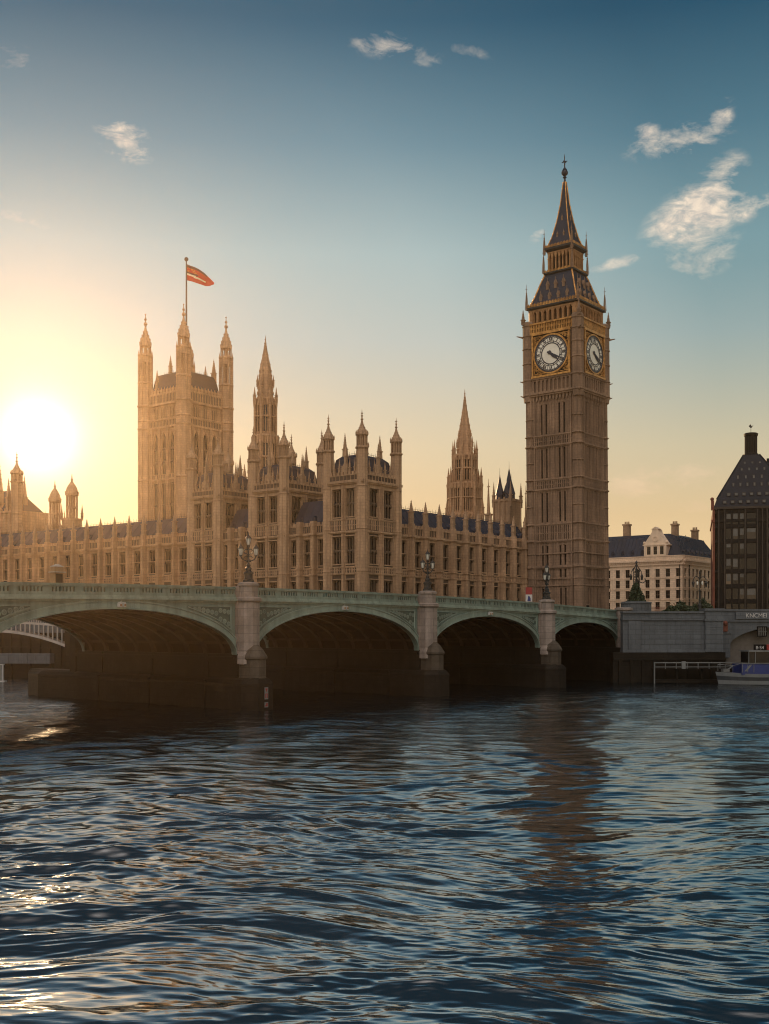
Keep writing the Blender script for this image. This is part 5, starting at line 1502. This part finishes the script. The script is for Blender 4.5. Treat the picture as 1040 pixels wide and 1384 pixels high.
# footbridge seen through the leftmost arch
def footbridge():
    Y = 236; root = thing('footbridge', 'pale painted arched footbridge glimpsed beyond the leftmost arch', 'bridge', (X(-60, Y), Y, 0), R(-4))
    L = 24.0; b = MB(); n = 24
    top = lambda u: 12.3 - .9 * ((u - 8) / 16) ** 2
    bot = lambda u: 9.4 - 3.2 * (abs(u - 8) / 16) ** 2
    for k in range(n):
        u0, u1 = L * k / n, L * (k + 1) / n
        b.hexa([(u0, 0, bot(u0)), (u1, 0, bot(u1)), (u1, 4, bot(u1)), (u0, 4, bot(u0)), (u0, 0, bot(u0) + .55), (u1, 0, bot(u1) + .55), (u1, 4, bot(u1) + .55), (u0, 4, bot(u0) + .55)])
        b.hexa([(u0, .1, top(u0) - 1.0), (u1, .1, top(u1) - 1.0), (u1, 3.9, top(u1) - 1.0), (u0, 3.9, top(u0) - 1.0), (u0, .1, top(u0) - .6), (u1, .1, top(u1) - .6), (u1, 3.9, top(u1) - .6), (u0, 3.9, top(u0) - .6)])
        b.box(u0, u0 + .22, .15, .45, bot(u0) + .4, top(u0) - .6)
    b.build('span', M['pale'], root)
    r = MB()
    for k in range(48): u = L * k / 48; r.box(u, u + .12, .1, .22, top(u) - .6, top(u) + .5)
    for k in range(n):
        u0, u1 = L * k / n, L * (k + 1) / n; r.tube((u0, .16, top(u0) + .5), (u1, .16, top(u1) + .5), .09, 5)
    r.build('railing', M['pale'], root)
    w = MB(); w.box(-6, 0, -.5, 5, -.6, 12); w.build('abutment', M['granite_wet'], root); w = MB(); w.box(L, L + 3.5, -.5, 5, -.6, 12); w.build('abutment', M['granite_wet'], root)
footbridge()
lp = thing('landing_stage', 'low grey landing stage wall on the water beyond the leftmost arch', 'jetty', (X(-40, 231), 231, 0), R(-4))
b = MB(); b.box(0, 17, 0, 2.5, 2.9, 5.0)
for k in range(9): b.box(k * 2, k * 2 + .25, -.15, .2, 2.9, 5.0)
b.build('deck', M['emb'], lp)
b = MB()
for k in range(5): b.tube((.5 + k * 4, .6, -.6), (.5 + k * 4, .6, 3), .35, 8)
b.box(0, 17, .8, 2.4, -.5, 2.9); b.build('pile', M['granite_wet'], lp)
mp = thing('mooring_post', 'pale steel mooring frame standing in the water at the left edge, beyond the arch', 'mooring post', (X(-3, 212), 212, 0), 0)
b = MB(); b.box(-.3, 1.15, -.3, .3, .2, 3.2); b.build('body', M['grey'], mp)
b = MB(); b.box(-.3, 1.25, -.42, .4, 3.2, 3.4); b.box(1.05, 1.25, -.42, -.3, .2, 3.2); b.box(-.6, 1.6, -.6, .6, -.3, .22); b.build('frame', M['white'], mp)


# ------------------------------------------------------------------ buildings on the right bank
def cream_building():
    Y = 330; root = thing('stone_building', 'cream stone building with dark mansard roof and carved gable, right of the clock tower', 'building', (X(924, Y), Y, 0), R(-38))
    La, Lb = 36.0, 30.0
    b = MB(); b.box(-La, -.5, .5, Lb, 12, 32)
    rows = [(16.0, 18.2), (19.3, 21.7), (22.6, 25.0), (25.8, 28.2)]
    def face(fr, L, n, off):
        b.frame(*fr); s = L / n; prev = 0
        for k in range(n):
            c = s * (k + .5); w = 1.35
            b.box(prev, c - w / 2, -.5, 0, 12, 29.4); prev = c + w / 2; z = 12
            for z0, z1 in rows:
                b.box(c - w / 2 - .01, c + w / 2 + .01, -.5, -.04, z, z0); z = z1
                b.box(c - w / 2 - .18, c + w / 2 + .18, -.1, .16, z1 + .02, z1 + .24); b.box(c - w / 2 - .15, c + w / 2 + .15, -.1, .2, z0 - .2, z0 - .02)
                add_window(root, fr, c, z0, w, z1 - z0, 2, (.5,), 0, False, .1, (.1, .22))
            b.box(c - w / 2 - .01, c + w / 2 + .01, -.5, -.04, z, 29.4)
        b.box(prev, L, -.5, 0, 12, 29.4)
        for z in (18.75, 22.1, 25.35): b.box(0, L, -.1, .14, z + off, z + .2 + off)
        b.box(0, L, -.3, .35, 29.3 + off, 29.7 + off); b.box(0, L, -.3, .75, 30.4 + off, 30.9 + off); b.box(0, L, -.3, .22, 29.7, 30.45)
        m = int(L / .8)
        for k in range(m): u = .4 + (L - .8) * k / m; b.box(u, u + .4, .1, .55, 29.9, 30.4)
        b.box(0, L, -.3, .3, 30.9, 32.0 + off); b.box(0, L, -.3, .4, 31.9 + off, 32.15 + off)
    face((-La, 0, 0.0), La, 11, 0); face((0, 0, pi / 2), Lb, 10, .006)
    b.world(); b.build('wall', M['cream'], root)
    r = MB(); r.loft([[(-La - 1, .5, 31.9), (-.5, .5, 31.9), (-.5, Lb, 31.9), (-La - 1, Lb, 31.9)], [(-La - 1, 4.5, 38.2), (-4.5, 4.5, 38.2), (-4.5, Lb - 4, 38.2), (-La - 1, Lb - 4, 38.2)], [(-La - 1, 8, 39.4), (-8, 8, 39.4), (-8, Lb - 8, 39.4), (-La - 1, Lb - 8, 39.4)]])
    for k in range(30): u = -La + k * 1.2; r.tube((u, .55, 32), (u, 4.5, 38.3), .08, 4)
    for k in range(22): u = 1 + k * 1.2; r.tube((-.55, u, 32), (-4.5, u + (4 if k < 11 else -4) * (1 - abs(k - 11) / 11) * 0, 38.3), .08, 4)
    ro = r.build('roof', M['slate'], root)
    for k in range(9): dormer = cached('cd', lambda: roof_vent()); o = put('dormer', dormer, ro, (-La + 2.5 + k * 3.3, 1.2, 32.3)) if not (6.5 < k < 8.6) else None
    for k in range(7): put('dormer', cached('cd', lambda: roof_vent()), ro, (-1.2, 3.5 + k * 3.4, 32.3), pi / 2)
    g = MB(); gx = -8.8
    g.box(gx - 3.6, gx + 3.6, -.25, 3, 31.9, 35.4); g.box(gx - 4.0, gx + 4.0, -.5, 3, 35.3, 35.7)
    g.ext([(gx - 3.7, 35.7), (gx + 3.7, 35.7), (gx + 1.2, 39.2), (gx + .9, 40.2), (gx - .9, 40.2), (gx - 1.2, 39.2)], -.3, 2.5)
    g.ext([(gx - 1.3, 40.2), (gx + 1.3, 40.2), (gx, 41.0)], -.4, 1.5)
    for sg in (-1, 1): g.ball(gx + sg * 3.6, -.1, 36.2, .5, 6); g.box(gx + sg * 3.3 - .3, gx + sg * 3.3 + .3, -.45, 0, 32.2, 35.3); g.box(gx + sg * 1.1 - .25, gx + sg * 1.1 + .25, -.4, 0, 32.2, 35.3)
    g.ring(gx, -.42, 37.3, .9, .3, .15, 12)
    go = g.build('gable', M['cream_trim'], root)
    for k in (-1, 0, 1):
        add_window(root, (0, -.32, 0), gx + k * 2.1, 32.6, 1.1, 2.4, 2, (.5,), 0, False, .1, (-.02, .04))
    for x, y, h, w in ((-34, 9, 42.6, .9), (-22.5, 9, 43.2, 1.0), (-6.5, 9, 42.4, .9), (-5.5, 22, 41.4, .9)):
        c = MB(); c.box(x - w, x + w, y - .8, y + .8, 36, h); c.box(x - w - .2, x + w + .2, y - 1, y + 1, h - .5, h)
        for q in (-.6, 0, .6): c.lathe(x + q * w, y, [(.22, h), (.18, h + .8)], 6)
        c.build('chimney', M['stone'], root)
    d = MB(); d.tube((-1.2, -.12, 12), (-1.2, -.12, 30), .12, 6); d.tube((.12, 4.2, 12), (.12, 4.2, 30), .14, 6); d.build('drainpipe', M['iron'], root)
cream_building()

def bronze_building():
    Y = 300; root = thing('office_building', 'dark bronze framed office block with a steep roof and a drum shaped chimney', 'building', (X(966.5, Y), Y, 0), R(-15.5))
    L = 30.0; D = 30.0; ze = 43.0
    b = MB(); b.box(.4, L, .4, D, 12, ze)
    fl = 4.05
    for k in range(8):
        z = 13.6 + k * fl; b.box(0, L, .1, .5, z - .55, z + .35)
    b.box(0, L, -.1, .5, ze - 4.1, ze - 3.3)
    b.build('wall', M['bronze'], root)
    f = MB()
    cols = [1.0, 2.55, 7.8, 10.9, 12.2, 13.4, 18.6, 21.8, 24.4, 27.5]
    for u in cols: f.box(u - .16, u + .16, -.45, .4, 12, ze - .6)
    for u in (4.4, 6.2, 15.2, 17): f.box(u - .06, u + .06, -.1, .4, 12, ze - 1)
    for u in (3.5, 7.0, 11.0, 15.0, 19, 23): f.box(-.35, .3, u - .15, u + .15, 12, ze - .6)
    f.box(-.2, L, -.6, .4, ze - .6, ze); f.box(2.6, 7.7, -.3, .3, 13.2, 13.5); f.box(13.4, 18.6, -.3, .3, 13.2, 13.5)
    f.build('fin', M['bronze_rib'], root)
    rg = random.Random(5)
    for k in range(7):
        for (u0, u1) in ((2.9, 4.2), (4.6, 6.0), (6.4, 7.6), (8.2, 10.6), (13.7, 15.0), (15.4, 16.8), (19, 21.3), (22.2, 24)):
            z = 13.6 + k * fl
            w = MB(); w.box(u0, u1, .32, .36, z + .45, z + 3.3); o = w.build('window', M['glass'], root)
            if rg.random() < .62:
                h = rg.uniform(.9, 2.2); p = MB(); p.box(u0 + .12, u1 - .12, .27, .30, z + 3.2 - h, z + 3.1); p.box(u0 + .1, u1 - .1, .24, .32, z + 3.1, z + 3.25); p.build('blind', M['pane_pale'], o)
    e = MB(); e.box(-.6, .0, -.2, D, 12, ze - .8); e.box(-.9, 0, -.4, D, ze - 4, ze - 3.4); e.box(-1.0, -.2, -.3, .6, ze - .8, ze + 1.8); e.ball(-.7, 0, ze + 2.2, .5, 6); e.build('side_wall', M['red_edge'], root)  # red light on this side is painted in as the wall colour
    r = MB()
    x0, x1 = -.3, 21.6; xa, xb = 7.7, 11.9
    r.loft([[(x0, -.2, ze), (x1, -.2, ze), (x1, 21.6, ze), (x0, 21.6, ze)], [(x0 + .8, .6, ze + 2.2), (x1 - .8, .6, ze + 2.2), (x1 - .8, 20.8, ze + 2.2), (x0 + .8, 20.8, ze + 2.2)], [(xa, 8, 58), (xb, 8, 58), (xb, 14, 58), (xa, 14, 58)]])
    r.tube((x0 + .8, .6, ze + 2.2), (xa, 8, 58), .22, 5); r.tube((x1 - .8, .6, ze + 2.2), (xb, 8, 58), .22, 5)
    for k in range(9): u = x0 + 2 + k * 2.4; q = 8.5 - abs(u - 10) * .0; r.tube((u, .25, ze + .6), (xa + (xb - xa) * (k + .5) / 9, 8, 58), .06, 4)
    ro = r.build('roof', M['roof_dark'], root)
    # rows of roof lights
    for row, (z, n) in enumerate(((ze + .95, 9), (ze + 3.1, 8), (ze + 5.8, 7), (ze + 8.0, 5), (ze + 10.2, 4), (ze + 12.0, 3))):
        t = (z - ze) / (58 - ze); y = -.2 + (8.2) * max(0, (z - ze - 2.2) / (58 - ze - 2.2)) + (.8 if z > ze + 2.2 else .8 * (z - ze) / 2.2)
        ua, ub = x0 + 1.4 + (xa - x0 - .6) * t, x1 - 1.4 - (x1 - xb - .6) * t
        for k in range(n):
            u = ua + (ub - ua) * (k + .5) / n
            s = .46 if row < 2 else .26
            p = MB(); p.box(u - s, u + s, y - .35, y + .6, z - .1, z + (.75 if row < 2 else .95)); o = p.build('roof_light', M['bronze_rib'], ro)
            p = MB(); p.box(u - s * .8, u + s * .8, y - .39, y - .36, z, z + (.62 if row < 2 else .8)); p.build('pane', M['pane_pale'], o)
    c = MB(); c.lathe(9.8, 11, [(2.2, 57), (2.0, 58.6), (1.5, 58.8), (1.5, 63.4), (1.85, 63.6), (1.95, 64.2), (1.6, 64.4)], 16)
    for k in range(16): a = 2 * pi * k / 16; c.box(9.8 + 1.54 * cos(a) - .14, 9.8 + 1.54 * cos(a) + .14, 11 + 1.54 * sin(a) - .14, 11 + 1.54 * sin(a) + .14, 58.6, 63.6)
    co = c.build('chimney', M['bronze'], root)
    v = MB(); v.tube((9.8, 11, 64), (9.8, 11, 66.6), .06, 5); v.ext([(9.2, 66.4), (9.6, 65.9), (10.0, 65.9), (10.5, 66.7), (10.0, 66.3), (9.7, 66.9)], 10.95, 11.05); v.build('weather_vane', M['iron'], co)
    t = MB(); t.box(14, 30, 12, 26, 50, 57.4); t.build('rear_roof', M['bronze'], root)
bronze_building()


# ------------------------------------------------------------------ planting and lamps on the embankment
def leaves(b, rg, n, shape, s0=.16, s1=.34):
    for _ in range(n):
        p = Vector(shape(rg)); s = rg.uniform(s0, s1)
        a = Vector((rg.gauss(0, 1), rg.gauss(0, 1), rg.gauss(0, 1))).normalized(); c = a.orthogonal().normalized(); d = a.cross(c)
        b.add([tuple(p + c * s), tuple(p + d * s * .55), tuple(p - c * s), tuple(p - d * s * .55)], [(0, 1, 2, 3)])
def shrub(label, cat, x, y, z, fn, n, seed, trunk=1.0):
    rg = random.Random(seed); root = thing('evergreen_shrub', label, cat, (x, y, z))
    b = MB(); leaves(b, rg, n, fn); b.build('foliage', M['leaf'], root)
    t = MB()
    for k in range(5): t.tube((rg.uniform(-.5, .5) * trunk, rg.uniform(-.3, .3), -.3), (rg.uniform(-.9, .9) * trunk, rg.uniform(-.4, .4), .9 * trunk), .10, 5, .05)
    t.build('stem', M['coat_tan'], root)
def cone(h, r):
    def f(g):
        t = g.random() ** 1.5; a = g.uniform(0, 2 * pi); q = math.sqrt(g.random()) * r * (1 - t * .82) * (1 + .16 * sin(3 * a + 7 * t))
        return (q * cos(a), q * sin(a), t * h)
    return f
def mound(rx, ry, h):
    def f(g):
        u = g.uniform(-1, 1); v = g.uniform(-1, 1); top = h * (1 - u * u * .7) * (1 - v * v * .6) * (.75 + .25 * sin(u * 7 + 1) * cos(u * 3))
        return (u * rx, v * ry, top * (g.random() ** .5))
    return f
Y = 224
shrub('dark conical evergreen bush on the round stone plinth, beneath the tall ornate lamp', 'bush', X(860, Y), Y, 15.4, cone(3.9, 2.0), 2600, 1)
shrub('long low dark hedge on the embankment in front of the cream building', 'hedge', X(919, 226), 226, 13.2, mound(3.6, 1.2, 2.7), 2600, 2, 2.5)
shrub('rounded dark bush at the right end of the hedge, under the hooped lamp', 'bush', X(949, 225), 225, 13.2, mound(2.6, 1.3, 3.3), 2400, 3, 1.8)
pl = thing('stone_plinth', 'round stone plinth with a moulded cap, carrying the conical bush', 'plinth', (X(860, Y), Y, 13.2), R(10))
b = MB(); b.lathe(0, 0, [(2.9, 0), (2.9, 1.9), (3.1, 2.0), (3.1, 2.25), (2.5, 2.4)], 20)
for k in range(20): a = 2 * pi * k / 20; b.box(2.9 * cos(a) - .1, 2.9 * cos(a) + .1, 2.9 * sin(a) - .1, 2.9 * sin(a) + .1, 0, 1.9)
b.build('drum', M['emb'], pl)
b = MB(); b.lathe(0, 0, [(3.3, -.2), (3.3, .35), (3.0, .45)], 20); b.build('step', M['emb'], pl)
fr = thing('iron_railing', 'low reddish brown railing between the plinth and the hedge on the embankment', 'railing', (X(880, 226), 226, 12.5), R(3))
b = MB()
for k in range(14): b.box(k * .22, k * .22 + .07, -.03, .03, 0, 2.1)
b.box(0, 3.0, -.04, .04, 1.8, 1.9); b.box(0, 3.0, -.04, .04, .3, .4); b.build('bars', M['red_edge'], fr)

t = thing('ornate_lamp', 'tall dark ornate iron lamp column rising behind the conical bush', 'street lamp', (X(860.5, 227), 227, 12.6), R(20))
b = MB()
for k in range(4):
    a = pi / 4 + k * pi / 2; b.path([(.75 * cos(a), .75 * sin(a), 0), (.62 * cos(a), .62 * sin(a), 5), (.55 * cos(a), .55 * sin(a), 9.0), (.75 * cos(a), .75 * sin(a), 9.4), (.3 * cos(a), .3 * sin(a), 10.2), (0, 0, 10.9)], .09, 5)
    for z in (5.6, 6.6, 7.6, 8.6): b.tube((.6 * cos(a), .6 * sin(a), z), (.6 * cos(a + pi / 2), .6 * sin(a + pi / 2), z + .9), .05, 4); b.tube((.6 * cos(a), .6 * sin(a), z), (.6 * cos(a + pi / 2), .6 * sin(a + pi / 2), z), .05, 4)
b.lathe(0, 0, [(.16, 0), (.13, 10.8), (.3, 11.0), (.05, 11.5)], 6); b.build('column', M['iron'], t)
b = MB()
for sg in (-1, 1): b.path([(0, 0, 9.6), (sg * .7, 0, 9.9), (sg * 1.2, 0, 9.2), (sg * 1.3, 0, 8.6)], .07, 5); b.lathe(sg * 1.3, 0, [(.16, 7.5), (.3, 8.3), (.1, 8.7)], 6)
b.path([(.5, 0, 7.2), (1.5, 0, 6.9), (2.2, 0, 7.3), (2.0, 0, 7.9)], .09, 5); b.build('bracket', M['iron'], t)
t = thing('hooped_lamp', 'dark lamp post with two hooped arms and hanging lanterns, over the right bush', 'street lamp', (X(946, 224), 224, 12.6), R(0))
b = MB(); b.lathe(0, 0, [(.4, 0), (.4, 2.4), (.2, 2.7), (.16, 5.0), (.3, 5.2), (.10, 5.4), (.09, 8.6), (.2, 8.8), (.03, 9.3)], 8); b.build('column', M['iron'], t)
for sg in (-1, 1):
    b = MB(); b.path([(0, 0, 6.6)] + [(sg * (.65 + .65 * -cos(pi * k / 6)) , 0, 7.3 + .75 * sin(pi * k / 6)) for k in range(7)], .09, 5); o = b.build('arm', M['iron'], t)
    l = MB(); l.lathe(sg * 1.3, 0, [(.12, 5.9), (.26, 6.7), (.34, 6.75), (.1, 7.2)], 8); l.build('lantern', M['iron'], o)
    l = MB(); l.lathe(sg * .5, -.1, [(.12, 6.4), (.2, 6.9), (.05, 7.1)], 6); l.build('globe', M['opal'], o)


# ------------------------------------------------------------------ air
def haze():
    b = MB(); b.box(-1750, 1750, -160, 1700, -1.6, 141.5)
    m = bpy.data.materials.new('evening_haze'); m.use_nodes = True; t = NT(m.node_tree); t.n.clear()
    o = t.node('ShaderNodeOutputMaterial'); v = t.node('ShaderNodeVolumePrincipled')
    v.inputs['Color'].default_value = (.95, .74, .50, 1); v.inputs['Density'].default_value = HAZE_D; v.inputs['Anisotropy'].default_value = HAZE_G
    t.l.new(v.outputs[0], o.inputs['Volume'])
    h = b.build('haze', m); h['kind'] = 'stuff'
HAZE_D, HAZE_G = .000095, .84
haze()
